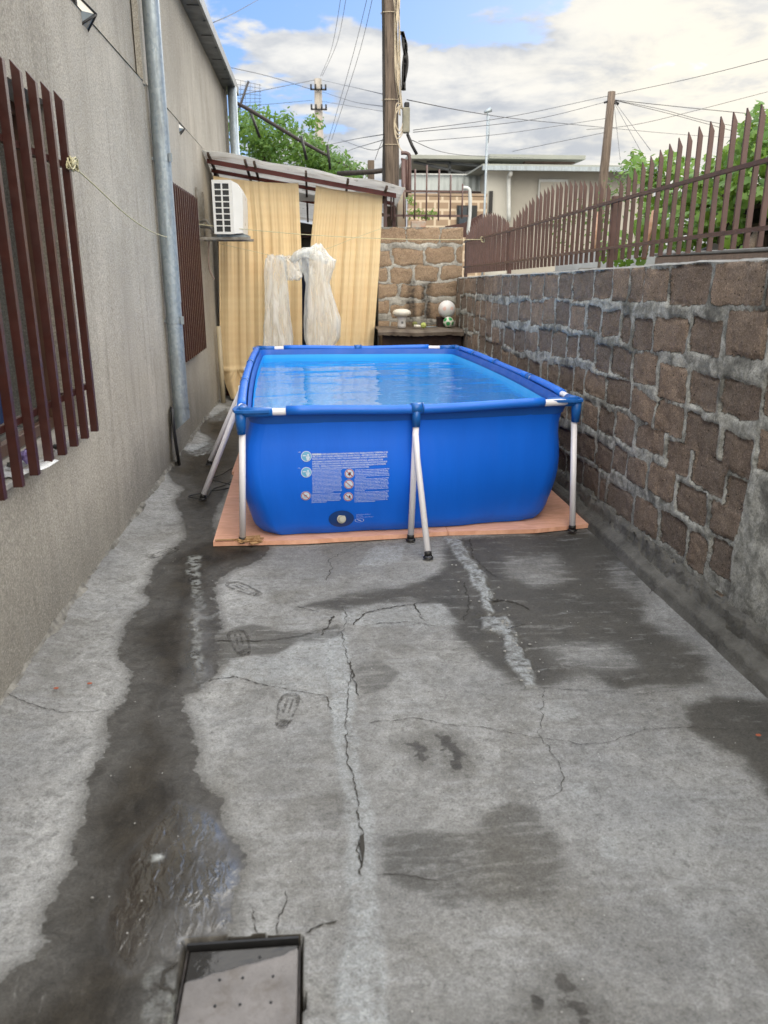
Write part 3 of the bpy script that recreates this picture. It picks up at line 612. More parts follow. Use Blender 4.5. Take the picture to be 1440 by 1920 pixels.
m_ = MB(); lump(m_, (-1.19, 3.14, .785), .028, .5); a_ = m_.build('dark_pouch', mat('dark_pouch', (.045, .05, .05), None, 20, .5)); tag(a_, 'small dark pouch lying on the white leaflet', 'pouch')

# ================================================================== TUFF WALLS
def tuff(u0, u1, topf, rows, seed, step, lens, vbot=0.0, endcut=None, wob=.015, rd=.03):
    """heightfield of rubble-tuff blocks; returns U,V,depth,mask(sdf),id,mortar"""
    r = np.random.RandomState(seed)
    us = np.arange(u0, u1, step); k = int(1.6/step*1.02); U, S = np.meshgrid(us, np.linspace(0, 1, k))
    top = topf(U); V = top-(1-S)*(top-vbot) if False else vbot+(top-vbot)*S
    D = top-V
    sd_ = np.full(U.shape, -1.0); sid = np.zeros(U.shape); best = np.full(U.shape, -1.0)
    wu = U+(fbm(U*11, V*11, seed+1)-.5)*wob*2.2; wd = D+(fbm(U*10, V*10, seed+2)-.5)*wob*1.8
    for ri, (a, b) in enumerate(rows):
        u = u0-r.uniform(0, .3)
        while u < u1+.3:
            L = r.uniform(*lens)*(1.12 if ri == 0 else 1)*(.6 if r.rand() < .14 else 1); gap = r.uniform(.016, .052)*(1 if ri else .6)
            cu = u+L/2; hu = (L-gap)/2; cd = (a+b)/2+r.normal(0, .012 if ri else .004)+.03*(ri > 0)*sin(u*1.7+ri); hd = (b-a)/2*r.uniform(.86, 1.10 if ri else 1.0); an = r.normal(0, .045)*(1 if ri else .3); rr = min(rd*r.uniform(.15, .9), hd*.6, hu*.6)
            sel = np.where((us > cu-hu-.09) & (us < cu+hu+.09))[0]
            if len(sel) > 1:
                s0, s1 = sel[0], sel[-1]+1
                du = wu[:, s0:s1]-cu; dd = wd[:, s0:s1]-cd; x_ = du*cos(an)+dd*sin(an); y_ = -du*sin(an)+dd*cos(an)
                qx = np.abs(x_)-(hu-rr); qy = np.abs(y_)-(hd-rr)
                s_ = -(np.hypot(np.maximum(qx, 0), np.maximum(qy, 0))+np.minimum(np.maximum(qx, qy), 0)-rr)
                sub = sd_[:, s0:s1]; ss = sid[:, s0:s1]; up_ = s_ > sub; sub[up_] = s_[up_]; ss[up_] = r.rand()
                sd_[:, s0:s1] = sub; sid[:, s0:s1] = ss
            u += L
    return U, V, D, sd_, sid
def m_tuff(name, stA, stB, stC, mo1, mo2, soot=False):
    m, n, b, o = newmat(name); p = n.pos(); s_ = n.attr('stone'); id_ = n.attr('sid')
    nf = n.noise(p, 38, 7, .65); nm = n.noise(p, 9, 6, .6); gr = n.noise(p, 150, 4, .75)
    mk = n.mr(n.m('ADD', s_, n.m('MULTIPLY', n.m('SUBTRACT', nf, .5), .030)), -.003, .003, 0, 1, True)
    sc = n.mix(n.mr(id_, .25, .75), stA, stB); sc = n.mix(n.mr(n.noise(p, 1.1, 3), .42, .6, 0, .7), sc, stC)
    sc = n.mix(n.mr(nm, .35, .68, 0, .6), sc, tuple(q*.55 for q in stA))
    sc = n.mix(n.mr(gr, .40, .60, .5, 0), sc, tuple(q*.3 for q in stB)); sc = n.mix(n.mr(gr, .56, .68, 0, .4), sc, tuple(min(q*1.7, .7) for q in stB))
    tool = n.noise(n.scale(p, (1, 1, 1)), 60, 3, .7, 3.); sc = n.mix(n.mr(tool, .52, .66, 0, .35), sc, tuple(min(q*1.6, .6) for q in stB))
    pore = n.vor(p, 42); pm = n.mr(n.m('ADD', pore, n.m('MULTIPLY', n.noise(p, 25, 2), .35)), .27, .31, 1, 0); sc = n.mix(pm, sc, (.022, .018, .016))
    mo = n.mix(n.mr(n.noise(p, 14, 7, .7, .6), .38, .62), mo1, mo2); mo = n.mix(n.mr(gr, .35, .55, .35, 0), mo, tuple(q*.5 for q in mo1))
    mo = n.mix(n.mr(n.noise(p, 4.0, 6, .6), .5, .64, 0, .75), mo, tuple(q*.42 for q in mo1))
    gap = n.m('MULTIPLY', n.mr(n.m('ABSOLUTE', n.m('ADD', s_, n.m('MULTIPLY', n.m('SUBTRACT', nf, .5), .030))), 0, .0035, 1, 0), n.mr(n.noise(p, 12, 3), .40, .56))
    c = n.mix(mk, mo, sc); c = n.mix(n.m('MULTIPLY', gap, .85), c, (.02, .018, .016))
    if soot:
        sp = n.node('ShaderNodeSeparateXYZ', {0: n.vm('ADD', p, n.scale(n.noise(n.scale(p, (1, 1, .4)), 7, 4, .6, 0, True), (.16, 0, .1)))})
        def band(x, wd): return n.mr(n.m('ABSOLUTE', n.m('SUBTRACT', sp.outputs[0], x)), wd*.3, wd, 1, 0, True)
        zz_ = n.m('MULTIPLY', n.mr(sp.outputs[2], .8, 1.0, 0, 1, True), n.mr(sp.outputs[2], 1.42, 1.52, 1, 0, True))
        so_ = n.m('MULTIPLY', n.m('MAXIMUM', band(1.27, .08), band(1.47, .10)), zz_); c = n.mix(n.m('MULTIPLY', so_, n.mr(n.noise(p, 16, 6, .7), .38, .60, .25, .85)), c, (.025, .025, .027))
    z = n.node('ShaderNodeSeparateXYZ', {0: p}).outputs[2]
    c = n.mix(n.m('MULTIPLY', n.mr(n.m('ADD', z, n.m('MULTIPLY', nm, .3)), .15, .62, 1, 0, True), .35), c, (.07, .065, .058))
    mc = n.mr(n.noise(p, 120, 4, .8), .30, .70, .60, 1.4); c = n.vm('SCALE', c); n.l.new(mc, c.node.inputs[3]); n.put(b.inputs['Base Color'], c); n.put(b.inputs['Roughness'], .95); n.put(b.inputs['Specular IOR Level'], .15)
    h = n.m('ADD', n.m('MULTIPLY', mk, .5), n.m('ADD', n.m('MULTIPLY', gr, .35), n.m('ADD', n.m('MULTIPLY', tool, .5), n.m('SUBTRACT', n.m('MULTIPLY', n.noise(p, 20, 5), .9), n.m('MULTIPLY', pm, .6)))))
    n.put(b.inputs['Normal'], n.bump(h, .8, .009)); return m
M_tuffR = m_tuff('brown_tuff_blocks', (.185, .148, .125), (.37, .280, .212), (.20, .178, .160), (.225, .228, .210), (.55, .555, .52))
M_tuffE = m_tuff('tan_tuff_blocks', (.36, .25, .175), (.47, .34, .235), (.31, .23, .165), (.30, .29, .265), (.52, .51, .47), True)
XR = 1.762
rowsR = [(.0, .185), (.225, .395), (.44, .60), (.645, .80), (.845, .99), (1.03, 1.175), (1.215, 1.38), (1.42, 1.6)]
topf = lambda u: 1.558-.0175*(u-3.0)+(fbm(u*2.5, u*0+3, 77)-.5)*.02
U, V, D, S_, ID = tuff(-1.0, 9.93, topf, rowsR, 5, .0125, (.26, .40))
pl_ = sm(fbm(U*2, V*3, 61)*.10+V*.06+U, 3.06, 3.09)          # plaster pier at the near end
low_ = V < .74+(fbm(U*9, V*2, 62)-.5)*.1
S2 = np.where((pl_ < .5) & low_, -.02, S_)
body = sm(S2, -.004, .007)
dep = body*(.002+.016*(fbm(U*14, V*14, 63, 5, .65)-.4))+(1-body)*(.024*(fbm(U*6, V*10, 64, 6, .62)-.38)+.006)-.010*np.exp(-((S2-.002)/.006)**2)*(fbm(U*6, V*6, 66) > .45)
dep += .004*((pl_ < .5) & low_)
XXr = XR-dep-(.035*np.clip((ID-.5), -.3, .5))*body*.4
rw = thing('stone_wall', 'long brown tuff block wall with smeared grey mortar along the right', 'wall', (1.9, 5, 0))
Pm = np.stack([XXr, U, V], -1)
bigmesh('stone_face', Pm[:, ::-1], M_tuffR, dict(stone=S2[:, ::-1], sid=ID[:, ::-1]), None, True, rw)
M_cem = mat('cement_cap', (.30, .305, .30), (.20, .20, .195), 9, .95, bump=.8, bscale=50, bdist=.01)
us = U[0]; tp = np.stack([np.stack([XXr[-1]+k*(2.06-XXr[-1]), us, V[-1]+(.004+.010*fbm(us*12, us*0+k*5, 68))*(0 if k == 0 else 1)], -1) for k in (0, .06, .3, .6, 1.)], 0)
tp = np.concatenate([tp, np.stack([us*0+2.06, us, us*0], -1)[None]], 0)
bigmesh('cap', tp, M_cem, {}, None, True, rw)
# kerb at the base of the wall
tt = np.linspace(0, 1, 26); A, T = np.meshgrid(np.arange(-1, 9.93, .015), tt)
nn = fbm(A*5, T*3, 71, 5); n2 = fbm(A*26, T*14, 72, 4); n3 = fbm(A*9, T*5, 73, 4)
kx = XR-.105+T*.10+(nn-.5)*.012+(n2-.5)*.016*sm(T, .5, .75); kz = np.where(T < .12, T/.12*.045, .045+(T-.12)*.075)+sm(T, .55, .72)*.045*(.5+nn)+(n2-.5)*.03*sm(T, .5, .7)-.015*(T < .05)
kz -= .045*np.exp(-((T-.62-.25*(n3-.5))/.06)**2)*(fbm(A*4, T*0, 75) > .4); kz += (fbm(A*14, T*7, 76, 5, .65)-.5)*.05*sm(T, .45, .65); kx -= (fbm(A*11, T*5, 77, 5, .65)-.4)*.03*sm(T, .55, .75)*(1-sm(T, .93, 1))
M_kerb = mat('rough_kerb', (.150, .147, .135), (.072, .070, .063), 7, .95, bump=.9, bscale=55, bdist=.012)
struct(bigmesh('kerb', np.stack([kx, A, kz], -1)[:, ::-1], M_kerb, {}))

# end wall
rowsE = [(.0, .185), (.235, .41), (.46, .62), (.67, .83), (.88, 1.05), (1.10, 1.27), (1.32, 1.5), (1.55, 1.72), (1.77, 1.95)]
topE = lambda u: 2.02+(fbm(u*4, u*0, 83)-.5)*.01
U, V, D, S_, ID = tuff(.80, 1.83, topE, rowsE, 17, .011, (.30, .46), wob=.03, rd=.06)
body = sm(S_, -.004, .008); dep = body*.016*(fbm(U*15, V*15, 63, 5, .65))+(1-body)*(.026*fbm(U*7, V*10, 64, 6, .62)-.006)-.012*np.exp(-((S_-.002)/.008)**2)
ew = thing('stone_pier', 'tall tan tuff block wall end with soot streaks behind the chest', 'wall', (1.3, 9.95, 0))
bigmesh('stone_face', np.stack([U, 9.93-dep, V], -1), M_tuffE, dict(stone=S_, sid=ID), None, True, ew)
m_ = MB(); m_.box(.802, 1.826, 9.94, 10.18, 0, 2.012); m_.build('core', M_cem, ew)

# near ledge behind the wall, right
m_ = MB(); m_.box(2.066, 2.28, 1.0, 4.85, .9, 1.60, .01); a_ = m_.build('garden_ledge', mat('pink_block', (.33, .25, .20), (.24, .19, .16), 12, .9, stretch=(1, 3, 1), bump=.6)); tag(a_, 'low pinkish block ledge with cement top behind the near stone wall', 'ledge')
m_ = MB(); m_.box(2.062, 2.29, .99, 4.86, 1.601, 1.618, .004); WO[a_.name] = Vector((0, 0, 0)); m_.build('cement_top', M_cem, a_)
m_ = MB(); m_.box(2.07, 2.5, 4.95, 6.3, .9, 1.54, .01); a_ = m_.build('concrete_block_kerb', mat('grey_block', (.20, .19, .16), None, 8, .9, bump=.6)); tag(a_, 'low grey concrete edging behind the picket fence post', 'edging')

# ================================================================== PICKET FENCE
fe = thing('picket_fence', 'brown metal picket fence with wavy tops mounted on the stone wall', 'fence', (1.9, 6, 1.5))
def railz(y): return np.interp(y, [2.4, 3.41, 5.2, 7.9, 10.3], [1.965, 1.955, 1.93, 1.885, 1.862])
def lowz(y): return np.interp(y, [2.4, 3.34, 5.2, 7.9, 10.3], [1.70, 1.69, 1.655, 1.60, 1.565])
posts = [2.52, 5.2, 7.92, 10.2]
def ptop(y):
    for a, b in zip(posts[:-1], posts[1:]):
        if a <= y <= b: return np.interp(y, [2.5, 5.2, 7.9, 10.3], [2.03, 2.02, 1.965, 1.945])+.16*sin(pi*(y-a)/(b-a))
    return 2.0
y = 1.4
while y < 10.2:
    if min(abs(y-p) for p in posts) > .035:
        z1 = ptop(y) if y > 2.52 else 2.05; z0 = lowz(y)-.075; b = MB(); x0, x1 = 1.903, 1.926; hw = .006; lean = RS.normal(0, .003)
        b.add([(x0, y-hw, z0), (x1, y-hw, z0), (x1, y+hw, z0), (x0, y+hw, z0), (x0+lean, y-hw, z1+.012), (x1+lean, y-hw, z1-.03), (x1+lean, y+hw, z1-.03), (x0+lean, y+hw, z1+.012)],
              [(3, 2, 1, 0), (4, 5, 6, 7), (0, 1, 5, 4), (1, 2, 6, 5), (2, 3, 7, 6), (3, 0, 4, 7)]); b.build('picket', M_fence, fe)
    y += .112
for f_ in (railz, lowz):
    b = MB()
    for ya, yb in zip([1.3]+posts[:-1], posts): b.box(-.011, .011, 0, sqrt((yb-ya)**2+(f_(yb)-f_(ya))**2), -.009, .009, M=Matrix.Translation((1.889, ya, f_(ya))) @ Matrix.Rotation(math.atan2(f_(yb)-f_(ya), yb-ya), 4, 'X'))
    b.build('rail', M_fence, fe)
for p in posts:
    b = MB(); b.box(1.902, 1.938, p-.018, p+.018, 1.42, railz(p)+.04, .003); b.build('post', M_fence, fe)

# ================================================================== POOL
pool = thing('frame_pool', 'rectangular blue above-ground pool with white metal legs, filled with water', 'pool', (.5, 6.2, 0))
RZ = .775
FL, FR, BR, BL = np.array((-.405, 4.345)), np.array((1.54, 4.555)), np.array((1.44, 8.05)), np.array((-.56, 8.12))
def quad(s, t):                    # s,t in 0..1 -> plan point between the rail corners, sides bowed outward
    p = (FL*(1-s)+FR*s)*(1-t)+(BL*(1-s)+BR*s)*t
    bow = 4*t*(1-t); return p+np.array((-.035*bow*(1-s)+.065*bow*s, -.05*(4*s*(1-s))*(1-t)+.03*4*s*(1-s)*t))
LEN = 3.65; WID = 2.0
def outline(inset, rad, z, nseg=14, ns=26):
    """closed plan loop of points for height z"""
    L = []; a, b = inset/WID, inset/LEN; ra, rb = rad/WID, rad/LEN
    def arc(cs, ct, a0):
        for i in range(nseg+1):
            an = a0+pi/2*i/nseg; L.append((cs+ra*cos(an), ct+rb*sin(an)))
    def line(p, q):
        for i in range(1, ns): L.append((p[0]+(q[0]-p[0])*i/ns, p[1]+(q[1]-p[1])*i/ns))
    arc(a+ra, b+rb, pi); line(L[-1], (1-a-ra, b)); arc(1-a-ra, b+rb, -pi/2); line(L[-1], (1-a, 1-b-rb)); arc(1-a-ra, 1-b-rb, 0); line(L[-1], (a+ra, 1-b)); arc(a+ra, 1-b-rb, pi/2); line(L[-1], (a, b+rb))
    return L
def prof(z):                       # inset at height z
    b = .046-.034*sin(pi*min(max((z-.03)/.62, 0), 1))+.032*(1-sm(z, .0, .40))+.036*(1-sm(z, .0, .08)); return b
def prad(z): return .10+.07*(1-sm(z, .05, .7))
zs = [.027, .034, .046, .065, .09, .12, .16, .21, .27, .34, .42, .50, .58, .64, .69, .72]
def loop(z, off=0): 
    L = outline(prof(z)+off, prad(z), z); o = []
    for i, (s_, t_) in enumerate(L):
        q = quad(s_, t_); wr = .006*math.sin(i*.9+z*14)*(1-sm(z, .03, .16)); cre = .0022*math.sin(i*2.3+z*3)*math.sin(i*.31)+.005*math.sin(i*.37+z*5); o.append((q[0]-.032*float(sm(RZ-z, .02, .22)), q[1]+wr+cre, z))
    return o
m_ = MB(); m_.grid(np.array([loop(z) for z in zs]), closed=True); lin = m_.build('liner', M_blue, pool)
M_inner = mat('light_blue_liner', (.045, .42, .86), (.04, .38, .82), 2, .45, bump=.15, bscale=7, bdist=.02)
zi = [.045, .1, .3, .5, .65, .72]
m_ = MB(); Pi = np.array([loop(z, .018) for z in zi]); m_.grid(Pi[:, ::-1], closed=True)
c0 = Pi[0]; m_.add([tuple(q) for q in c0], [list(range(len(c0)))]); inn = m_.build('liner_inside', M_inner, pool)
# flap band joining liner to sleeve
m_ = MB(); fl = []
for z, off in ((.70, -.004), (.74, -.018), (RZ-.005, -.03)):
    L = outline(prof(.70)+off+.0, .10, z); fl.append([(*quad(s_, t_), z) for s_, t_ in L])
m_.grid(np.array(fl), closed=True); m_.grid(np.array([[(q[0], q[1], q[2]) for q in r_] for r_ in [[(*(np.array(quad(s_, t_))), z) for s_, t_ in outline(prof(.70)+off+.012, .10, z)] for z, off in ((.70, -.004), (RZ-.005, -.022))]])[:, ::-1], closed=True)
m_.build('liner_band', M_flap, pool)
# rails: tube (white) and sleeves (blue)
def sidept(side, k, z=RZ):
    s_, t_ = {'f': (k, 0), 'b': (k, 1), 'l': (0, k), 'r': (1, k)}[side]; q = quad(s_, t_); return Vector((q[0], q[1], z))
SLV = .0265
def railseg(side, a, b, r, mt, nm, z=RZ):
    n = max(3, int((b-a)*24)); m = MB(); m.tube([sidept(side, a+(b-a)*i/n, z+.006*math.sin((a+(b-a)*i/n)*9)*(r > .024)) for i in range(n+1)], r, 12); return m.build(nm, mt, pool)
for sd_n, gaps in (('f', [(.07, .125), (.895, .945)]), ('b', [(.07, .13), (.86, .93)]), ('l', [(.03, .05), (.32, .34), (.64, .66), (.95, .97)]), ('r', [(.03, .085), (.30, .335), (.60, .62), (.80, .82), (.95, .97)])):
    railseg(sd_n, .02, .98, .0205, M_pole_white, 'rail_tube')
    e = [.0+.0]; cur = gaps[0][1]
    for a, b in gaps[1:]: railseg(sd_n, cur, a, SLV, M_sleeve, 'rail_sleeve'); cur = b
for sd_n, k in (('f', .5), ('b', .5)):
    q = sidept(sd_n, k); m_ = MB(); m_.tube([q-Vector((.03, .003, 0)), q+Vector((.03, .003, 0))], .030, 14); m_.tube([q+Vector((.032, .003, 0)), q+Vector((.040, .004, 0))], .032, 14)
    m_.tube([q, q-Vector((0, 0, .105))], [.026, .024], 14); m_.build('tee_joint', M_fitting, pool)
for sd_n, ks in (('l', (.33, .66)), ('r', (.32, .61, .81))):
    for k in ks:
        q = sidept(sd_n, k); m_ = MB(); m_.tube([q-Vector((0, .035, 0)), q+Vector((0, .035, 0))], .0295, 12); m_.tube([q+Vector((0, 0, -.01)), q-Vector((.0, 0, .09))], .022, 10); m_.build('side_joint', M_fitting, pool)
# corners
def corner(s_, t_, dx, dy, nm='corner_fitting'):
    q = quad(s_, t_); q = Vector((q[0], q[1], RZ)); m_ = MB()
    a = q+Vector((0, dy*.15, 0)); b = q+Vector((dx*.17, 0, 0)); o_ = q+Vector((-dx*.004, -dy*.008, 0))
    # flat top plate (rounded quarter) and two sockets, neck
    pl = [o_+Vector((-dx*.035, dy*.14, .016)), o_+Vector((-dx*.045, dy*.03, .016)), o_+Vector((-dx*.03, -dy*.03, .016)), o_+Vector((dx*.02, -dy*.045, .016)), o_+Vector((dx*.16, -dy*.035, .016)), o_+Vector((dx*.16, dy*.02, .016)), o_+Vector((dx*.05, dy*.03, .016)), o_+Vector((dx*.025, dy*.06, .016)), o_+Vector((dx*.02, dy*.14, .016))]
    if dx*dy < 0: pl = pl[::-1]
    m_.prism(pl, (0, 0, -.014)); m_.tube([o_, b], [.029, .025], 12); m_.tube([o_, a], [.029, .025], 12); m_.tube([o_+Vector((0, 0, .005)), o_-Vector((0, 0, .05)), o_-Vector((0, 0, .12))], [.031, .029, .022], 14)
    return m_.build(nm, M_fitting, pool)
for a in ((0, 0, 1, 1), (1, 0, -1, 1), (0, 1, 1, -1), (1, 1, -1, -1)): corner(*a)
def leg(p, q, r=.0185, nm='leg'): m_ = MB(); m_.tube([p, q], r, 12); return m_.build(nm, M_pole_white, pool)
def cap_(p, up=Vector((0, 0, 1))):
    m_ = MB(); m_.tube([p, p+up*.022], [.022, .0205], 12); m_.lathe((p.x, p.y, p.z-.012), [(.029, 0), (.029, .005), (.021, .010)], 16); return m_.build('foot_cap', M_black, pool)
for s_, t_, px, py in ((0, 0, 455, 1013), (1, 0, 1073, 991), (0, 1, 0, 0), (1, 1, 0, 0)):
    q = quad(s_, t_); top_ = Vector((q[0], q[1], RZ-.12)); f_ = Vector(G(px, py, .02)) if px else Vector((q[0], q[1], .015))
    leg(top_, f_); cap_(f_)
tj = sidept('f', .5); f1 = Vector(G(770, 1009, .015)); f2 = Vector(G(803, 1042, .015)); kn = tj.lerp(f1, .28)+Vector((.0, -.0, 0)); kn.z = RZ-.15
leg(tj-Vector((0, 0, .1)), f1); cap_(f1)
br0 = Vector((kn.x+.012, kn.y-.032, kn.z-.13)); m_ = MB(); m_.tube([Vector((kn.x+.003, kn.y-.02, kn.z)), br0, f2], .0175, 12); m_.tube([br0.lerp(f2, .22), br0.lerp(f2, .222)], .0195, 12); m_.build('brace', M_pole_white, pool); cap_(f2, (br0-f2).normalized())
for k, (px, py) in ((.33, (380, 932)), (.66, (392, 868))):
    q = sidept('l', k); f_ = Vector(G(px, py, .015)); f_ = Vector((f_.x, f_.y, .015)); t0 = Vector((q.x-.01, q.y, .70)) ; t0.y = f_.y+.05 if k == .33 else f_.y+.08
    t0.x = quad(0, (t0.y-4.345)/3.75)[0]-.02
    leg(t0, f_, .019, 'brace'); cap_(f_, (t0-f_).normalized()); q2 = Vector((t0.x+.0, t0.y, RZ)); leg(q2, Vector((q2.x+.02, q2.y+.01, .03)), .018, 'leg')
for k in (.32, .61, .81):
    q = sidept('r', k); leg(Vector((q.x, q.y, RZ-.06)), Vector((q.x+.12, q.y, .02)), .018, 'brace')
# valve
FZ = np.array(zs); FX = np.linspace(-.3, 1.4, 120); FT = []
for z in zs:
    L = [q for q in loop(z) if q[1] < 5.2]; a = np.array(L); i = np.argsort(a[:, 0]); FT.append(np.interp(FX, a[i, 0], a[i, 1]))
FT = np.array(FT)
def front(x, z, off=.0):           # front liner surface, exactly as the liner mesh is faceted in height
    k = min(max(int(np.searchsorted(FZ, z))-1, 0), len(FZ)-2); t = (z-FZ[k])/(FZ[k+1]-FZ[k]); u = (x-FX[0])/(FX[1]-FX[0]); j = min(max(int(u), 0), len(FX)-2); f = u-j
    a = FT[k, j]*(1-f)+FT[k, j+1]*f; b = FT[k+1, j]*(1-f)+FT[k+1, j+1]*f; return a*(1-t)+b*t-off
vx, vz = Y(640, 972, 4.42)[0], .125
m_ = MB(); nrm = Vector((.1, -1, .2)).normalized(); c0 = Vector((vx, front(vx, vz), vz))
pl = [(vx+.055*sqrt(1)*cos(2*pi*j/32)*1.35, vz+.055*sin(2*pi*j/32)) for j in range(32)]
m_.add([(a, front(a, b, .004), b) for a, b in pl]+[(vx, front(vx, vz, .006), vz)], [(j, (j+1) % 32, 32) for j in range(32)][::-1]); m_.build('valve_patch', mat('dark_blue_patch', (.008, .055, .24), None, 4, .4), pool)
m_ = MB(); cA = c0+Vector((0, -.004, 0)); m_.tube([cA, cA+nrm*.012], .026, 20); m_.tube([cA+nrm*.012, cA+nrm*.032], [.018, .0165], 20); m_.build('valve', mat('valve_plastic', (.46, .46, .40), None, 8, .4), pool)
# printed warnings (flat lettering that follows the liner)
M_print = mat('white_print', (.62, .74, .93), (.58, .70, .92), 5, .5)
M_printw = mat('white_print_bold', (.62, .72, .86), (.56, .68, .85), 5, .5)
M_redp = mat('red_print', (.45, .03, .04), None, 5, .5)
M_cyanp = mat('light_blue_print', (.16, .50, .80), None, 5, .5)
def text_to(mb, s_, x, z, size, width=None, bold=0.0, sh=0):
    c = bpy.data.curves.new('t', 'FONT'); c.body = s_; c.size = size; c.offset = bold; c.resolution_u = 2; c.align_x = 'LEFT'
    o = bpy.data.objects.new('t', c); me = bpy.data.meshes.new_from_object(o)
    v = np.array([q.co[:] for q in me.vertices]) if len(me.vertices) else np.zeros((0, 3))
    if len(v):
        if width: k = width/max(v[:, 0].max(), 1e-6); v[:, 0] *= k
        mb.add([(x+a, front(x+a, z+b, .0025), z+b) for a, b, _ in v], [list(p.vertices) for p in me.polygons])
    bpy.data.objects.remove(o); bpy.data.meshes.remove(me); bpy.data.curves.remove(c)
def tx(px, py): q = Y(px, py, 4.43); return q[0], q[2]
big_ = ["WARNING! CHILDREN HAVE DROWNED IN PORTABLE SWIMMING POOLS. ENSURE ACTIVE ADULT SUPERVISION AT ALL",
 "TIMES. DO NOT LEAVE CHILDREN UNSUPERVISED IN OR AROUND THE POOL - KEEP THEM WITHIN ARMS' REACH. POOL",
 "FENCING LAWS APPLY TO THIS POOL. CONSULT YOUR LOCAL GOVERNMENT AUTHORITY FOR FENCING REQUIREMENTS.",
 "AVERTISSEMENT! DES ENFANTS SE SONT NOYES DANS DES PISCINES PORTABLES. ASSUREZ-VOUS D'UNE",
 "SUPERVISION ADULTE ACTIVE CONSTANTE. NE LAISSEZ PAS LES ENFANTS SANS SURVEILLANCE DANS OU AUTOUR DE",
 "LA PISCINE - GARDEZ-LES A PORTEE DE MAIN. LES LOIS DE CLOTURE DES PISCINES S'APPLIQUENT A CETTE PISCINE.",
 "CONSULTEZ LES AUTORITES LOCALES POUR CONNAITRE LES EXIGENCES DES CLOTURES."]
pr = MB()
x0, z0 = tx(585, 848); x1, _ = tx(727, 848); zE = tx(585, 873)[1]
for i, s_ in enumerate(big_):
    z = z0-(z0-zE)*i/6-.006-(.002 if i > 2 else 0); wd = (x1-x0)*(1, .985, .99, .93, .985, .97, .745)[i]
    text_to(pr, s_, x0, z, .0125, wd, .0003)
# heading words again slightly bolder
text_to(pr, 'WARNING!', x0-.001, z0-.0065, .0135, .052, .0012)
pr.build('warning_text', M_printw, pool)
words = ("children especially those younger than five years are at high risk of drowning diving or jumping can result in neck injury paralysis permanent injury or death remove all "
 "toys from in and around the pool when not in use empty or prevent access when not in use entrapment may occur keep away from drains and suction fittings never swim alone les enfants de moins de cinq ans sont exposes a un risque eleve de noyade ne pas plonger eau peu profonde vider ou interdire l'acces a la piscine lorsqu'elle n'est pas utilisee").split()
def block(pa, pb, lines, last=.5, k0=0):
    mb = pr2; x0, z0 = tx(*pa); x1, z1 = tx(*pb); dzz = (z0-z1)/lines; k = k0
    for i in range(lines):
        s_ = ''
        while len(s_) < 62*(x1-x0)/.20: s_ += words[k % len(words)]+' '; k += 1
        wd = (x1-x0)*(last if i == lines-1 else 1-.04*(i*7 % 4)/3)
        text_to(mb, s_.strip() if i < lines-1 else s_[:int(len(s_)*last)], x0, z0-dzz*(i+.8), dzz*.92, wd, .0002)
pr2 = MB()
block((585, 876), (641, 919), 18, .7); block((584, 921), (639, 938), 7, .5, 40); block((665, 876), (729, 892), 6, .3, 80); block((664, 893), (728, 916), 9, .3, 20); block((664, 918), (728, 938), 8, .6, 60)
text_to(pr2, '(GB)', *tx(559, 845), .0075, None); text_to(pr2, '(FR)', *tx(559, 874), .0075, None)
for i, (s_, wd) in enumerate((('RECYCLE THIS PRODUCT', .085), ('pvc', .04), ('www. conditions apply to this pool', .10))):
    a, b = tx(668, 965+i*2.6); text_to(pr2, s_, a, b, .006, wd)
pr2.build('small_print', M_print, pool)
def disc(px, py, r, mb, off=.0028, r0=0, e=1.0, n=32):
    x, z = tx(px, py)
    o_ = [(x+r*cos(2*pi*j/n), z+r*e*sin(2*pi*j/n)) for j in range(n)]
    if r0:
        i_ = [(x+r0*cos(2*pi*j/n), z+r0*e*sin(2*pi*j/n)) for j in range(n)]
        mb.add([(a, front(a, b, off), b) for a, b in o_+i_], [(j, (j+1) % n, n+(j+1) % n, n+j) for j in range(n)])
    else: mb.add([(a, front(a, b, off), b) for a, b in o_], [list(range(n))])
def shp(px, py, pts, mb, k=.028, off=.0045): x, z = tx(px, py); mb.add([(x+a*k, front(x+a*k, z+b*k, off), z+b*k) for a, b in pts], [list(range(len(pts)))])
wht = MB(); cy = MB(); rd_ = MB(); bk = MB(); db = MB()
for (px, py) in ((574.5, 852), (574.5, 881)):
    disc(px, py, .030, wht, .0025, .0265); cy = MB(); disc(px, py, .0262, cy, .0028); cy.build('pictogram_disc', M_cyanp, pool)
    x, z = tx(px, py)
    hd = [(.35+.22*cos(a), .28+.22*sin(a)) for a in np.linspace(0, 2*pi, 12, endpoint=False)]; shp(px, py, hd, wht)
    shp(px, py, [(-.15, -.05), (.05, .0), (.5, .05), (.72, -.1), (.55, -.72), (.1, -.85), (.0, -.4)], wht); shp(px, py, [(-.75, .18), (-.5, .28), (.0, .22), (.05, .1), (-.35, .05), (-.75, .05)], wht)
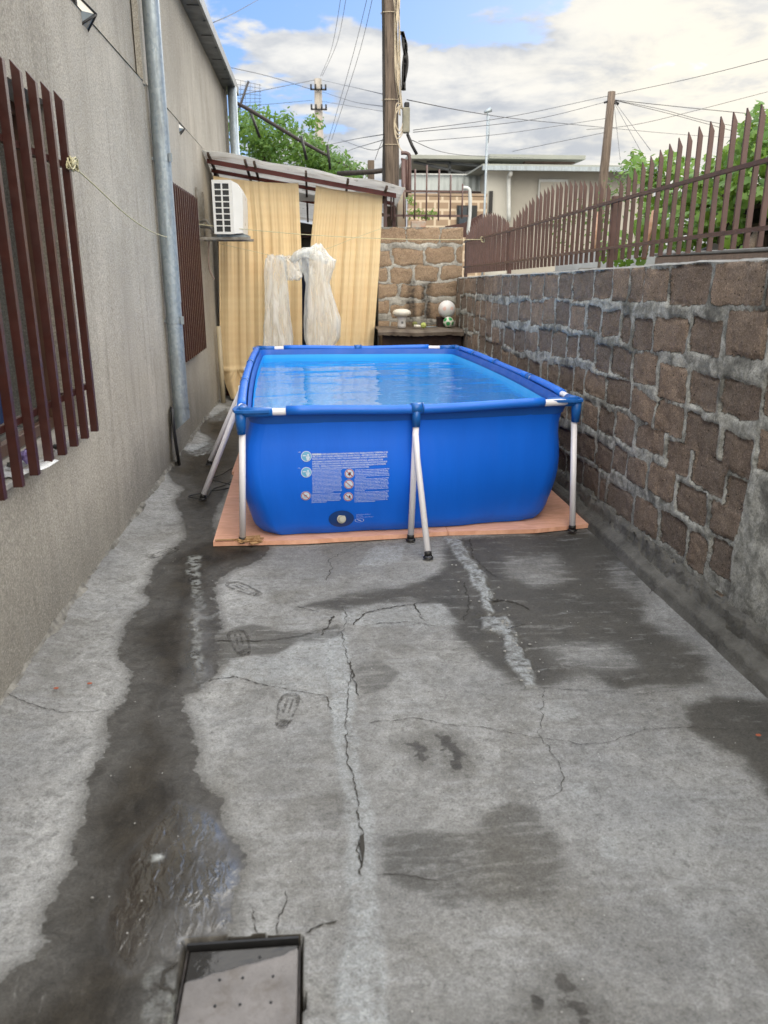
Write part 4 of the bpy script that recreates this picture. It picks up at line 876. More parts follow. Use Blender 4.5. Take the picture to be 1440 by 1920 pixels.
for i, (px, py) in enumerate(((654.5, 884), (653.5, 904), (652.5, 928), (573.5, 925))):
    disc(px, py, .028, wht, .0025); disc(px, py, .0262, rd_, .0032, .0225)
    shp(px, py, [(-.62, .50), (-.52, .60), (.62, -.50), (.52, -.60)], rd_, off=.006)
    if i == 0: shp(px, py, [(-.3, .3), (-.1, .1), (0, .45), (.15, .2), (.4, .5), (.25, .0), (.4, -.3), (.1, -.2), (-.05, -.6), (-.15, -.2), (-.45, -.3), (-.2, 0)], bk)
    if i == 3: shp(px, py, [(-.5, .0), (.1, .12), (.4, .35), (.1, -.02), (.4, -.25), (0, -.1)], bk); 
    if i == 2: shp(px, py, [(.1, .1), (.3, .45), (.42, .1), (.5, -.2), (.2, -.15)], bk)
    if i > 0:
        for q in (0, 1): shp(px, py, [(-.6, -.3-.15*q), (-.3, -.22-.15*q), (0, -.32-.15*q), (.3, -.22-.15*q), (.3, -.27-.15*q), (0, -.37-.15*q), (-.3, -.27-.15*q), (-.6, -.35-.15*q)], db)
disc(674, 976, .027, wht, .0026, .0245, .5); shp(674, 976, [(-.5, .25), (-.4, .3), (.5, -.25), (.4, -.3)], wht); shp(674, 976, [(-.4, -.1), (0, .1), (.4, .05), (0, 0)], wht)
wht.build('warning_pictogram', M_printw, pool); rd_.build('prohibition_ring', M_redp, pool); bk.build('pictogram_figure', mat('black_print', (.02, .02, .03), None, 5, .5), pool); db.build('pictogram_waves', M_cyanp, pool)
# water
def m_water():
    m = bpy.data.materials.new('pool_water'); m.use_nodes = True; n = NT(m.node_tree); n.n.clear(); p = n.pos()
    v = n.scale(p, (1, 1.9, 1)); h = n.m('ADD', n.m('MULTIPLY', n.noise(v, 1.7, 2, .5, .5), 1.), n.m('MULTIPLY', n.noise(v, 6.0, 3, .5, .5), .20))
    nr = n.bump(h, .30, .05)
    fr = n.node('ShaderNodeFresnel', {'IOR': 1.40, 'Normal': nr})
    tr = n.node('ShaderNodeBsdfTransparent', {'Color': (.66, .97, .95, 1)}); gl = n.node('ShaderNodeBsdfGlossy', {'Color': (1, 1, 1, 1), 'Roughness': .02, 'Normal': nr})
    mx = n.node('ShaderNodeMixShader', {0: n.m('MINIMUM', n.m('MULTIPLY', fr.outputs[0], .36), 1.0), 1: tr.outputs[0], 2: gl.outputs[0]}); n.node('ShaderNodeOutputMaterial', {0: mx.outputs[0]}); return m
WZ = .685; L = outline(prof(WZ)+.018, prad(WZ), WZ)
m_ = MB(); cen = quad(.5, .5); rings = []
for k in np.linspace(0.02, 1, 60): rings.append([(cen[0]+(quad(s_, t_)[0]-cen[0])*k, cen[1]+(quad(s_, t_)[1]-cen[1])*k, WZ) for s_, t_ in L])
R3 = np.array(rings); R3[..., 2] += .006*(fbm(R3[..., 0]*2.2, R3[..., 1]*4, 91, 3)-.5)*2
m_.grid(R3, closed=True); m_.add([tuple(q) for q in R3[0]], [list(range(len(L)))]); a_ = m_.build('pool_water', m_water()); a_['kind'] = 'structure'; a_.name = 'water'

# plywood boards under the pool
def m_ply():
    m, n, b, o = newmat('salmon_plywood'); p = n.pos(); v = n.scale(p, (1, 6, 1)); g_ = n.noise(v, 5, 7, .6, 2.2)
    c = n.mix(n.mr(g_, .35, .65), (.70, .36, .24), (.86, .50, .36)); c = n.mix(n.mr(n.noise(p, 3, 5), .5, .7, 0, .35), c, (.40, .19, .13))
    n.put(b.inputs['Base Color'], c); n.put(b.inputs['Roughness'], .6); n.put(b.inputs['Normal'], n.bump(g_, .2, .003)); return m
M_ply = m_ply()
q = [G(400, 1023), G(840, 1003), G(845, 1003), G(1108, 988)]
yk = 6.05
def board(pl, z0, z1, label):
    m_ = MB(); m_.prism([(a, b, z0) for a, b in pl], (0, 0, z1-z0)); o = m_.build('plywood_board', M_ply); tag(o, label, 'board', 'salmon boards under the pool')
board([(q[0][0], q[0][1]), (-.1, 4.36), (.35, 4.40), (q[1][0]-.002, q[1][1]), (.76, yk), (-.64, yk)], -.004, .022, 'salmon plywood board under the front left corner of the pool')
board([(q[1][0]+.002, q[1][1]), (1.30, 4.44), (q[3][0], q[3][1]), (1.655, yk), (.764, yk)], -.004, .0215, 'salmon plywood board under the front right corner of the pool')
board([(-.66, yk+.004), (.76, yk+.004), (.76, 8.3), (-.68, 8.3)], -.004, .022, 'salmon plywood board under the back left part of the pool'); board([(.764, yk+.004), (1.655, yk+.004), (1.65, 8.3), (.764, 8.3)], -.004, .0215, 'salmon plywood board under the back right part of the pool')
# splintered wood scrap under the leg
m_ = MB(); c0 = G(466, 1018)
for i in range(26):
    a = RS.normal(0, .35); L_ = RS.uniform(.03, .12); w_ = RS.uniform(.004, .014); z_ = RS.uniform(-.004, .018)
    m_.box(-L_/2, L_/2, -w_, w_, 0, RS.uniform(.002, .005), M=Matrix.Translation((c0[0]+RS.normal(0, .035), c0[1]-.012+RS.normal(0, .014), z_+.018)) @ Matrix.Rotation(a, 4, 'Z') @ Matrix.Rotation(RS.normal(0, .15), 4, 'X') @ Matrix.Rotation(RS.normal(0, .06), 4, 'Y'))
tag(m_.build('wood_scrap', mat('splintered_wood', (.52, .33, .16), (.22, .11, .045), 30, .8, bump=.5)), 'splintered wood scrap under the front left pool leg', 'wood scrap')
# cord
pts = []
c0 = G(372, 931)
for i in range(30): a = -.3+2*pi*i/28; pts.append((c0[0]+.066*cos(a), c0[1]+.062*sin(a), .004+.004*sin(a*2)))
for px, py in ((400, 918), (420, 912), (436, 903), (440, 900)): q = G(px, py); pts.append((q[0], q[1], .006))
m_ = MB(); m_.tube(pts, .0035, 7)
m_.tube([(*G(px, py)[:2], .006) for px, py in ((398, 902), (410, 904), (425, 908), (438, 912))], .0035, 7); m_.tube([(*G(px, py)[:2], .006) for px, py in ((400, 897), (418, 890), (432, 881), (441, 878))], .0035, 7)
m_.tube([(*G(px, py)[:2], .006) for px, py in ((395, 922), (415, 920), (436, 915))], .0035, 7)
tag(m_.build('black_cord', M_black), 'thin black cord looped around the foot of a side brace', 'cord')

# ================================================================== CHEST AND ITEMS
ck = thing('metal_chest', 'rusty dark metal chest with worn sheet lid behind the pool', 'chest', (1.27, 9.6, 0))
M_rust = mat('rusty_dark_metal', (.05, .024, .018), (.018, .011, .010), 6, .7, metal=.2, bump=.6, bscale=30, bdist=.006)
M_lid = mat('worn_sheet_lid', (.20, .165, .13), (.075, .055, .042), 7, .6, metal=.2, bump=.5, bscale=25, bdist=.006)
m_ = MB(); m_.box(.80, 1.74, 9.36, 9.86, .12, .845, .01); m_.build('body', M_rust, ck)
for x_ in (.80, 1.70):
    for y_ in (9.36, 9.82): m_ = MB(); m_.box(x_, x_+.04, y_, y_+.04, -.01, .121); m_.build('leg', M_rust, ck)
yy = np.linspace(9.28, 9.90, 14); xx_ = np.linspace(.745, 1.745, 40); A, B = np.meshgrid(xx_, yy)
zz = .866+.006*np.sin(A*9)+.008*fbm(A*6, B*6, 5)-.030*sm(-B, -9.30, -9.28)
m_ = MB(); m_.grid(np.stack([A, B, zz], -1)); m_.grid(np.stack([A, B+.0, zz-.012], -1)[::-1]); m_.add([(A[0, i], 9.28, zz[0, i]-.0) for i in range(40)]+[(A[0, i], 9.282, zz[0, i]-.03-.015*RS.rand()) for i in range(40)], [(i, i+1, 41+i, 40+i) for i in range(39)]); m_.build('lid', M_lid, ck)
LZ = .880
dsp = thing('chlorine_dispenser', 'white mushroom shaped floating pool dispenser on the chest', 'dispenser', (1.04, 9.5, LZ))
M_wp = mat('white_plastic', (.72, .71, .64), (.62, .60, .52), 5, .4)
m_ = MB(); m_.lathe((1.04, 9.5, LZ), [(.0001, 0), (.048, 0), (.050, .03), (.046, .07), (.056, .12), (.06, .135)], 28); m_.build('canister', mat('white_canister', (.70, .70, .70), None, 5, .4), dsp)
m_ = MB(); m_.lathe((1.04, 9.5, LZ), [(.05, .125), (.085, .135), (.105, .155), (.108, .175), (.098, .195), (.06, .212), (.03, .216), (.0001, .217)], 32); m_.build('float_cap', M_wp, dsp)
m_ = MB(); m_.box(1.03, 1.055, 9.447, 9.4495, LZ+.05, LZ+.075); m_.build('label', mat('grey_label', (.15, .16, .16), None, 20, .5), dsp)
def m_ball(name, base, spot, scale, a, b, seed):
    m, n, bs, o = newmat(name); v = n.vm('ADD', n.coord(), (seed, 0, 0)); f = n.mr(n.vor(v, scale), a, b, 1, 0, True)
    n.put(bs.inputs['Base Color'], n.mix(f, base, spot)); n.put(bs.inputs['Roughness'], .45); n.put(bs.inputs['Normal'], n.bump(n.vor(v, scale*1.0), .2, .004)); return m
def m_ball_pts(name, base, spot, pts, rad, lines=None):
    m, n, bs, o = newmat(name); v = n.vm('NORMALIZE', n.coord()); f = None
    nz = n.m('MULTIPLY', n.m('SUBTRACT', n.noise(v, 5), .5), .08)
    for p_ in pts:
        p_ = Vector(p_).normalized(); dd_ = n.vm('DOT_PRODUCT', v, tuple(p_), out=1); g_ = n.mr(n.m('ADD', dd_, nz), cos(rad*1.12), cos(rad*.88), 0, 1, True); f = g_ if f is None else n.m('MAXIMUM', f, g_)
    n.put(bs.inputs['Base Color'], n.mix(f, base, spot)); n.put(bs.inputs['Roughness'], .45); n.put(bs.inputs['Normal'], n.bump(f, .25, .003)); return m
def ball(px, py, r, mt, label, y0=9.55, zc=None):
    q = Y(px, py, y0); z = q[2] if zc is None else zc; o = thing('ball', '', '', (0, 0, 0)); bpy.data.objects.remove(o)
    m_ = MB(); m_.sphere((0, 0, 0), r, 18); o = m_.build('ball', mt); o.location = (q[0], q[1], z); tag(o, label, 'ball'); return o
ph = (1+5**.5)/2
ico = [(0, a, b*ph) for a in (1, -1) for b in (1, -1)]+[(a, b*ph, 0) for a in (1, -1) for b in (1, -1)]+[(b*ph, 0, a) for a in (1, -1) for b in (1, -1)]
Rm = Matrix.Rotation(.35, 3, 'Z') @ Matrix.Rotation(.3, 3, 'X')
ball(838, 569, .103, m_ball_pts('white_pink_ball', (.70, .70, .70), (.72, .50, .44), [(-.42, -.9, .12), (.45, -.88, .12), (.0, -.5, -.9), (.9, .3, .4), (-.9, .3, .4), (0, 1, 0)], .22), 'white ball with pale pink spots resting on the dark post', 9.62, LZ+.205)
ball(841, 596, .0625, m_ball_pts('white_green_ball', (.66, .68, .58), (.045, .30, .09), [tuple(Rm @ Vector(q)) for q in ico], .40), 'small white and green soccer ball on the chest', 9.50, LZ+.0625)
M_t1 = mat('olive_felt', (.20, .21, .075), (.13, .14, .05), 20, .95, bump=.6, bscale=120); M_t2 = mat('yellow_felt', (.46, .52, .16), (.34, .40, .10), 20, .95, bump=.6, bscale=120)
b1_ = ball(778, 598, .033, M_t1, 'dark olive tennis ball at the back of the chest lid', 9.62, LZ+.033); b2_ = ball(794, 602, .034, M_t2, 'bright yellow green tennis ball at the front of the chest lid', 9.40, LZ+.032)
m_ = MB(); m_.box(1.50, 1.66, 9.66, 9.82, LZ-.01, LZ+.108, .006); tag(m_.build('dark_block', M_rust), 'dark block on the chest carrying the white ball', 'block')
sc_ = thing('screwdriver', 'screwdriver with pale handle lying on the chest lid', 'screwdriver', (1.3, 9.52, LZ))
a, b = Vector((1.19, 9.54, LZ+.018)), Vector((1.31, 9.53, LZ+.008)); m_ = MB(); m_.tube([a, a.lerp(b, .3), a.lerp(b, .8), b], [.014, .018, .014, .011], 10); m_.build('handle', M_wp, sc_)
m_ = MB(); m_.tube([b, b+Vector((.15, 0, -.002))], .005, 8); m_.build('blade', M_galv, sc_)

# ================================================================== CANOPY, CURTAINS
cn = thing('lean_to_canopy', 'lean-to canopy of pale sheets on a maroon steel frame above the curtains', 'canopy', (-.1, 10.5, 2.6))
def cz(x): return 2.785-(x+1.17)*.163
CY = 9.57
M_beam = mat('red_oxide_paint', (.17, .035, .028), (.12, .028, .022), 10, .5)
m_ = MB(); xx_ = np.linspace(-1.165, 1.075, 50); yy = np.linspace(CY, 12.2, 30); A, B = np.meshgrid(xx_, yy)
sag = .012*np.sin((A+.2)*8)*(1-sm(B, 9.57, 10.4))+.02*(fbm(A*3, B*2, 7)-.5)
Zc = cz(A)-.15*(B-CY)+sag+.01
def m_sheet():
    m, n, b, o = newmat('grey_white_sheet'); p = n.pos(); s_ = n.noise(n.scale(p, (1, 3, 1)), 3, 7, .65)
    c = n.mix(n.mr(s_, .35, .65), (.66, .66, .65), (.82, .82, .81)); c = n.mix(n.mr(n.noise(p, 5, 6, .7), .62, .7, 0, .8), c, (.08, .07, .06))
    c = n.mix(n.mr(n.noise(n.scale(p, (1, 6, 1)), 2, 4), .56, .68, 0, .5), c, (.30, .24, .18))
    n.put(b.inputs['Base Color'], c); n.put(b.inputs['Roughness'], .45)
    t = n.node('ShaderNodeBsdfTranslucent', {'Color': c}); mx = n.node('ShaderNodeMixShader', {0: .6, 1: b.outputs[0], 2: t.outputs[0]}); n.put(o.inputs[0], mx.outputs[0]); return m
M_sheet = m_sheet()
m_.grid(np.stack([A, B, Zc], -1)); a_ = m_.build('roof_sheet', M_sheet, cn); sf = a_.modifiers.new('thick', 'SOLIDIFY'); sf.thickness = .006; sf.offset = 1
def beam(y, x0, x1, dz_, h=.032, w_=.03, nm='beam'): dz_ += (y-CY)*.15; m_ = MB(); m_.prism([(x0, y, cz(x0)-dz_), (x1, y, cz(x1)-dz_), (x1, y, cz(x1)-dz_-h), (x0, y, cz(x0)-dz_-h)], (0, w_, 0)); return m_.build(nm, M_beam, cn)
beam(9.80, -1.15, 1.00, .012, .05); beam(10.20, -1.15, 1.0, .012, .04); beam(10.85, -1.15, 1.0, .012, .04)
for x_ in (-1.12, -.72, -.62, -.05, .42, .86):
    m_ = MB(); m_.prism([(x_, CY+.02, cz(x_)-.006), (x_, 12.1, cz(x_)-.006-.15*2.51), (x_, 12.1, cz(x_)-.034-.15*2.51), (x_, CY+.02, cz(x_)-.034)], (.025, 0, 0)); m_.build('rafter', mat('dark_brown_batten', (.07, .045, .035), None, 8, .7), cn)
for x_, y_ in ((-1.13, 10.20), (1.0, 10.20), (1.0, 12.1), (-1.13, 12.1)):
    m_ = MB(); m_.box(x_, x_+.04, y_+.041, y_+.08, -.01, cz(x_)-.05-.15*(y_-CY)); m_.build('post', M_maroon, cn)
# pale fascia strip behind the curtain gap
m_ = MB(); m_.box(-1.1, .98, 10.66, 10.67, 2.36, 2.46); m_.build('inner_panel', M_sheet, cn)
# room behind
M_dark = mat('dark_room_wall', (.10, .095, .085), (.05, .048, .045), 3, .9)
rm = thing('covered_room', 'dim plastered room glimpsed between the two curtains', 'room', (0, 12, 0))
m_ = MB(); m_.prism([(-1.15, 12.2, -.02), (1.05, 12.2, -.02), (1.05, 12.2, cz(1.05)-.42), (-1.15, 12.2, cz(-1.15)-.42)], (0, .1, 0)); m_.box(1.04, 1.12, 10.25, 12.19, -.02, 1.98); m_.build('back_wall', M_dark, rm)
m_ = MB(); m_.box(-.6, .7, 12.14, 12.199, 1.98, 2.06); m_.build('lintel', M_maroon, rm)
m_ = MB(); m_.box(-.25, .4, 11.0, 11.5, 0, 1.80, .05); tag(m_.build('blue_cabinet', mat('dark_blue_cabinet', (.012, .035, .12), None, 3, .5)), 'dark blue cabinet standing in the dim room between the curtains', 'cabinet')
def m_cloth():
    m, n, b, o = newmat('cream_curtain'); p = n.pos(); s_ = n.node('ShaderNodeSeparateXYZ', {0: p})
    wx_ = n.m('SINE', n.m('MULTIPLY', s_.outputs[0], 95.)); wz_ = n.m('SINE', n.m('MULTIPLY', s_.outputs[2], 70.)); wz2 = n.m('SINE', n.m('MULTIPLY', s_.outputs[2], 23.))
    pl = n.m('ADD', n.m('MULTIPLY', wx_, .05), n.m('ADD', n.m('MULTIPLY', wz_, .22), n.m('MULTIPLY', wz2, .18)))
    c = n.mix(n.mr(pl, -.9, .9), (.80, .61, .35), (.89, .73, .46)); c = n.mix(n.mr(n.noise(p, 2.2, 5, .6), .45, .7, 0, .5), c, (.78, .56, .31))
    n.put(b.inputs['Base Color'], c); n.put(b.inputs['Roughness'], .9); n.put(b.inputs['Normal'], n.bump(n.noise(p, 200, 2), .2, .002))
    t = n.node('ShaderNodeBsdfTranslucent', {'Color': c}); mx = n.node('ShaderNodeMixShader', {0: .12, 1: b.outputs[0], 2: t.outputs[0]}); n.put(o.inputs[0], mx.outputs[0]); return m
M_cloth = m_cloth()
def curtain(xl, xr, ztop, zbot, seed, nf, label, yb=9.93, tie=None):
    nu, nv = 260, 120; u = np.linspace(0, 1, nu); v = np.linspace(0, 1, nv); Uu, Vv = np.meshgrid(u, v)
    zt = ztop[0]*(1-Uu)+ztop[1]*Uu-.02*4*Uu*(1-Uu); z = zt*(1-Vv)+zbot*Vv
    x = np.interp(Vv, [0, 1], [0, 1])*0
    xl_ = np.interp(z[:, 0], xl[1], xl[0])[:, None]; xr_ = np.interp(z[:, -1], xr[1], xr[0])[:, None]; x = xl_*(1-Uu)+xr_*Uu
    ww = Uu+.025*(fbm(Uu*3, Vv*1.2, seed)-.5)*(.3+Vv)
    env = .35+1.1*fbm(Uu*6, Vv*.8, seed+4)
    fold = .6*np.sin(ww*2*pi*nf*.62+2.5*np.sin(ww*7+seed)+.8*Vv)*env+.7*np.sin(ww*2*pi*nf*.37+1+Vv*.8)+.16*np.sin(ww*2*pi*nf*2.0+seed+2*np.sin(ww*14))*(1-Vv*.8)
    amp = .006+.008*sm(Vv, 0, .3); y_ = yb-.02+fold*amp*(.7+.8*fbm(Uu*4, Vv*1, seed+2))
    x = x+.003*np.cos(ww*2*pi*nf)
    if tie:
        dz_ = np.abs(z-tie[1]); k_ = np.exp(-((x-tie[0])/.13)**2)*sm(-(z-tie[1]), -.02, .03)
        ang = np.arctan2(x-tie[0], tie[1]-z+.02); rad_ = np.hypot(x-tie[0], z-tie[1])
        low_ = sm(tie[1]-z, -.02, .06); y_ += low_*(.022*np.sin(ang*11)*np.exp(-rad_/.35)-.015*np.exp(-(rad_/.06)**2)-.03*np.sin((x+1.1)*20))
        y_ += -.028*np.exp(-((z-tie[1])/.02)**2)*(x < -.6)
    m_ = MB(); m_.grid(np.stack([x, y_, z], -1)); o = m_.build('curtain', M_cloth); so_ = o.modifiers.new('thick', 'SOLIDIFY'); so_.thickness = .003
    tag(o, label, 'curtain', 'cream curtains under the canopy'); return o
yb = 9.92
def yz(px, py): q = Y(px, py, yb); return q[0], q[2]
def prof_px(l): q = [yz(a, b) for a, b in l]; q = sorted(q, key=lambda t: t[1]); return ([a for a, b in q], [b for a, b in q])
curtain(prof_px([(400, 336), (409, 420), (411, 560), (412, 650), (416, 690), (424, 725), (438, 756)]), prof_px([(559, 343), (565, 480), (566, 650), (560, 700), (545, 760)]), (yz(400, 330)[1], yz(559, 344)[1]), .0, 3, 13, 'left cream curtain, gathered and pinned low beside the air conditioner', yb, tie=tuple(yz(444, 692)))
curtain(prof_px([(592, 348), (580, 480), (575, 640), (572, 700)]), prof_px([(717, 362), (712, 480), (700, 645), (700, 740)]), (yz(592, 348)[1], yz(716, 363)[1]), .02, 8, 13, 'right cream curtain hanging next to the tan stone pier', yb+.01)
# pale fabric strip / tube standing behind curtain on the left
m_ = MB(); m_.tube([(-1.10, 9.62, 0), (-1.11, 9.65, .9)], .028, 12); tag(m_.build('cream_tube', mat('cream_tube', (.50, .43, .30), None, 3, .5)), 'cream plastic tube standing against the house wall beside the left curtain', 'tube')

# ================================================================== PLASTIC SHEET + ROPES
def m_plastic():
    m, n, b, o = newmat('clear_plastic_film'); p = n.pos(); w1 = n.noise(n.scale(p, (2.6, 1.6, .42)), 7, 2.5, .5, 1.4)
    nr = n.bump(w1, .7, .03); n.put(b.inputs['Base Color'], (.90, .94, .96)); n.put(b.inputs['Roughness'], .17); n.put(b.inputs['Normal'], nr); n.put(b.inputs['Specular IOR Level'], .9)
    t = n.node('ShaderNodeBsdfTransparent', {'Color': (.97, .97, .96, 1)}); lw = n.node('ShaderNodeLayerWeight', {'Blend': .35, 'Normal': nr}).outputs['Facing']
    f = n.m('ADD', n.m('MULTIPLY', lw, .40), n.mr(w1, .38, .70, .25, .52, True)); mx = n.node('ShaderNodeMixShader', {0: n.m('MINIMUM', f, .9), 1: t.outputs[0], 2: b.outputs[0]}); n.put(o.inputs[0], mx.outputs[0]); return m
PY = 9.35; mb = MB()
def film_tube(rows_, seed, depth=.10, n=70):
    """rows_: (py, pxl, pxr); closed crumpled tube of film"""
    rows_ = np.array(rows_, float); tt = np.linspace(0, 1, 60)*(len(rows_)-1); R = []
    for k, t_ in enumerate(tt):
        py, a, b = [np.interp(t_, np.arange(len(rows_)), rows_[:, c]) for c in range(3)]
        pa = Y(a, py, PY); pb = Y(b, py, PY); c_ = (pa+pb)/2; hw = (pb[0]-pa[0])/2; r_ = []
        for j in range(n):
            an = 2*pi*j/n; q = 1+.26*(fbm(np.array(j*.16), np.array(k*.06), seed, 3)-.5)*2 + .05*sin(j*.8+k*.09+seed)
            zz_ = (fbm(np.array(j*.3), np.array(k*.3), seed+9)-.5)*.05
            r_.append((c_[0]+hw*cos(an)*q, PY+depth*min(1, hw/.08)*sin(an)*q*.8, c_[2]+zz_))
        R.append(r_)
    mb.grid(np.array(R), closed=True)
film_tube([(478, 502, 532), (490, 500, 536), (520, 498, 538), (560, 496, 540), (600, 496, 543), (630, 494, 546), (660, 492, 548)], 3, .06)
film_tube([(480, 520, 548), (490, 530, 560), (505, 534, 566), (518, 536, 566), (525, 540, 560)], 5, .06)
film_tube([(458, 592, 604), (465, 580, 608), (478, 555, 616), (488, 565, 626), (500, 566, 626), (515, 572, 620), (530, 576, 616), (560, 574, 624), (600, 573, 635), (630, 574, 634), (660, 578, 618)], 8, .09)
qa = [Y(a, b, PY-.02) for a, b in ((547, 490), (556, 480), (570, 474), (585, 474), (600, 480), (615, 492))]; mb.tube(qa, [.035, .05, .058, .062, .06, .03], 14)
tag(mb.build('plastic_film', m_plastic()), 'crumpled clear plastic film draped over the rope before the curtains', 'plastic film')
M_rope = mat('yellow_rope', (.58, .55, .36), (.42, .39, .24), 60, .8, bump=.5, bscale=200)
k0 = X(130, 305, -1.09); k1 = Y(366, 425, 8.55); 
def sagpts(a, b, sag, n=30): a, b = Vector(a), Vector(b); return [a.lerp(b, i/n)+Vector((0, 0, -sag*4*(i/n)*(1-i/n))) for i in range(n+1)]
cl = thing('clothesline', 'pale clothesline sagging from the near grille to the air conditioner bracket', 'clothesline', tuple(k0), 'yellow ropes')
m_ = MB(); pr_ = [X(130, 305, -1.085), X(180, 350, -1.05), X(240, 405, -1.0), X(290, 437, -.97), Y(325, 446, 7.4), Y(350, 441, 8.2), Y(366, 427, 8.7)]
import mathutils
def smooth_pts(p, n=8):
    p = [Vector(q) for q in p]; o = []
    for i in range(len(p)-1):
        a = p[max(i-1, 0)]; b = p[i]; c = p[i+1]; d_ = p[min(i+2, len(p)-1)]
        for k in range(n): t = k/n; o.append(.5*((2*b)+(c-a)*t+(2*a-5*b+4*c-d_)*t*t+(3*b-a-3*c+d_)*t**3))
    return o+[p[-1]]
m_.tube(smooth_pts(pr_), .0032, 7); m_.build('rope', M_rope, cl)
m_ = MB()
for i in range(7):
    a0 = RS.uniform(0, 6); c_ = Vector(k0)+Vector((.015, RS.normal(0, .012), RS.normal(0, .008))); m_.tube([c_+Vector((.012*cos(a0+t), .055*sin(a0*.3+t), .016*sin(t*2+a0))) for t in np.linspace(0, 2*pi, 14)], .0038, 6)
m_.build('knot', M_rope, cl)
m_ = MB(); m_.tube(sagpts(Y(368, 420, 8.75), X(905, 449, 1.88), .05), .0035, 7); e_ = X(905, 449, 1.88); 
for i in range(4): m_.tube([Vector(e_)+Vector((.02*cos(t+i), .015*sin(t), .03*sin(t+i*.7))) for t in np.linspace(0, 5, 10)], .003, 6)
tag(m_.build('clothesline', M_rope), 'taut pale clothesline crossing from the bracket to the picket fence', 'clothesline', 'yellow ropes')
m_ = MB(); m_.tube(smooth_pts([Y(408, 456, 9.0), Y(470, 470, 9.2), Y(525, 480, PY), Y(600, 470, PY), Y(660, 448, 9.4), Y(716, 428, 9.8)]), .0022, 6); tag(m_.build('clothesline', M_rope), 'thin line carrying the clear plastic film', 'clothesline', 'yellow ropes')

# ================================================================== AIR CONDITIONER
ac = thing('air_conditioner', 'white outdoor air conditioner unit mounted on the house wall', 'air conditioner', (-.85, 9, 1.87))
M_acw = mat('white_enamel', (.74, .75, .74), (.66, .67, .66), 3, .35); M_grl = mat('dark_fin', (.015, .017, .018), (.03, .033, .035), 60, .5)
x0, x1, z0, z1 = -.99, -.792, 1.885, 2.405
m_ = MB(); m_.box(x0+.004, x1, 8.765, 9.45, z0, z1, .008); m_.build('casing', M_acw, ac)
m_ = MB(); fz = z1-.0
m_.prism([(x1+.001, 8.775, z0+.005), (x1+.09, 8.80, z0+.012), (x1+.10, 8.80, z0+.25), (x1+.10, 8.80, z1-.12), (x1+.055, 8.79, z1-.03), (x1+.001, 8.775, z1-.004)], (0, .66, 0)); m_.build('front_cover', M_acw, ac)
m_ = MB(); m_.box(x0+.022, x1-.022, 8.757, 8.7645, z0+.022, z1-.03); m_.build('fins', M_grl, ac)
m_ = MB()
m_.box(x0, x1, 8.745, 8.7565, z1-.034, z1-.001); m_.box(x0, x1, 8.745, 8.7565, z0, z0+.022); m_.box(x0, x0+.024, 8.745, 8.7565, z0+.0221, z1-.0341); m_.box(x1-.03, x1, 8.745, 8.7565, z0+.0221, z1-.0341)
xm = (x0+x1)/2-.003; m_.box(xm-.008, xm+.008, 8.746, 8.7562, z0+.0221, z1-.0341)
for i in range(1, 8): z_ = z0+.022+(z1-z0-.056)*i/8; m_.box(x0+.0241, x1-.0301, 8.747, 8.756, z_-.0055, z_+.0055)
for i in range(8):
    z_ = z0+.022+(z1-z0-.056)*(i+.5)/8
    pass
m_.build('grille', M_acw, ac)
bk_ = thing('bracket_arm', 'galvanised bracket holding the air conditioner on the wall', 'bracket', (XW, 9, 1.85))
M_brk = mat('dull_bracket', (.36, .355, .33), (.16, .13, .10), 14, .6, metal=.4)
for y_ in (8.80, 9.30):
    m_ = MB(); m_.box(XW, -.63, y_, y_+.035, 1.832, 1.858); m_.build('arm', M_brk, bk_); m_ = MB(); m_.box(XW+.004, XW+.024, y_, y_+.03, 1.859, 2.34); m_.build('upright', M_brk, bk_)
m_ = MB(); m_.box(-.98, -.66, 8.84, 9.25, 1.859, 1.884); m_.build('tray', M_galv, bk_)
m_ = MB(); m_.tube(smooth_pts([(XW+.01, 9.0, 2.02), (-1.08, 8.9, 2.02), (-1.03, 8.85, 1.95), (-1.0, 8.9, 1.92)]), .014, 8); m_.tube(smooth_pts([(XW+.01, 9.05, 1.97), (-1.06, 8.95, 1.96), (-1.0, 8.95, 1.9)]), .018, 8); tag(m_.build('pipe_bundle', mat('grey_pipe_wrap', (.28, .27, .25), None, 20, .7)), 'short grey pipe bundle between wall and air conditioner', 'pipes')
m_ = MB(); m_.tube(smooth_pts([Y(392, 452, 8.9), Y(391, 480, 8.9), Y(393, 505, 8.9), Y(402, 524, 8.9)]), .009, 8); tag(m_.build('drain_hose', mat('brown_hose', (.22, .16, .13), None, 20, .6)), 'short brown hose hanging below the air conditioner', 'hose')

# ================================================================== POLE AND BACKGROUND
def m_oldwood(nm, a, b, c):
    m, n, bs, o = newmat(nm); v = n.scale(n.coord(), (14, 14, .7)); f = n.noise(v, 3, 8, .7); g_ = n.noise(n.scale(n.coord(), (40, 40, 1)), 3, 6, .7)
    q = n.mix(n.mr(f, .32, .66), b, a); q = n.mix(n.mr(g_, .52, .64, 0, .8), q, c); n.put(bs.inputs['Base Color'], q); n.put(bs.inputs['Roughness'], .9); n.put(bs.inputs['Normal'], n.bump(n.m('ADD', f, g_), .9, .01)); return m
M_old = m_oldwood('weathered_wood', (.215, .17, .135), (.085, .066, .052), (.022, .017, .014))
up_ = thing('utility_pole', 'thick weathered wooden utility pole behind the pier with bundled cables', 'utility pole', (1.04, 10.65, 0), 'utility poles')
m_ = MB(); hs = np.linspace(0, 7.5, 60); m_.tube([(1.055-.012*h+.0*h, 10.65, h) for h in hs], [.108-.0035*h+.003*sin(h*7) for h in hs], 26); m_.build('trunk', M_old, up_)
M_cab = mat('cream_cable', (.55, .48, .36), (.40, .34, .25), 20, .6)
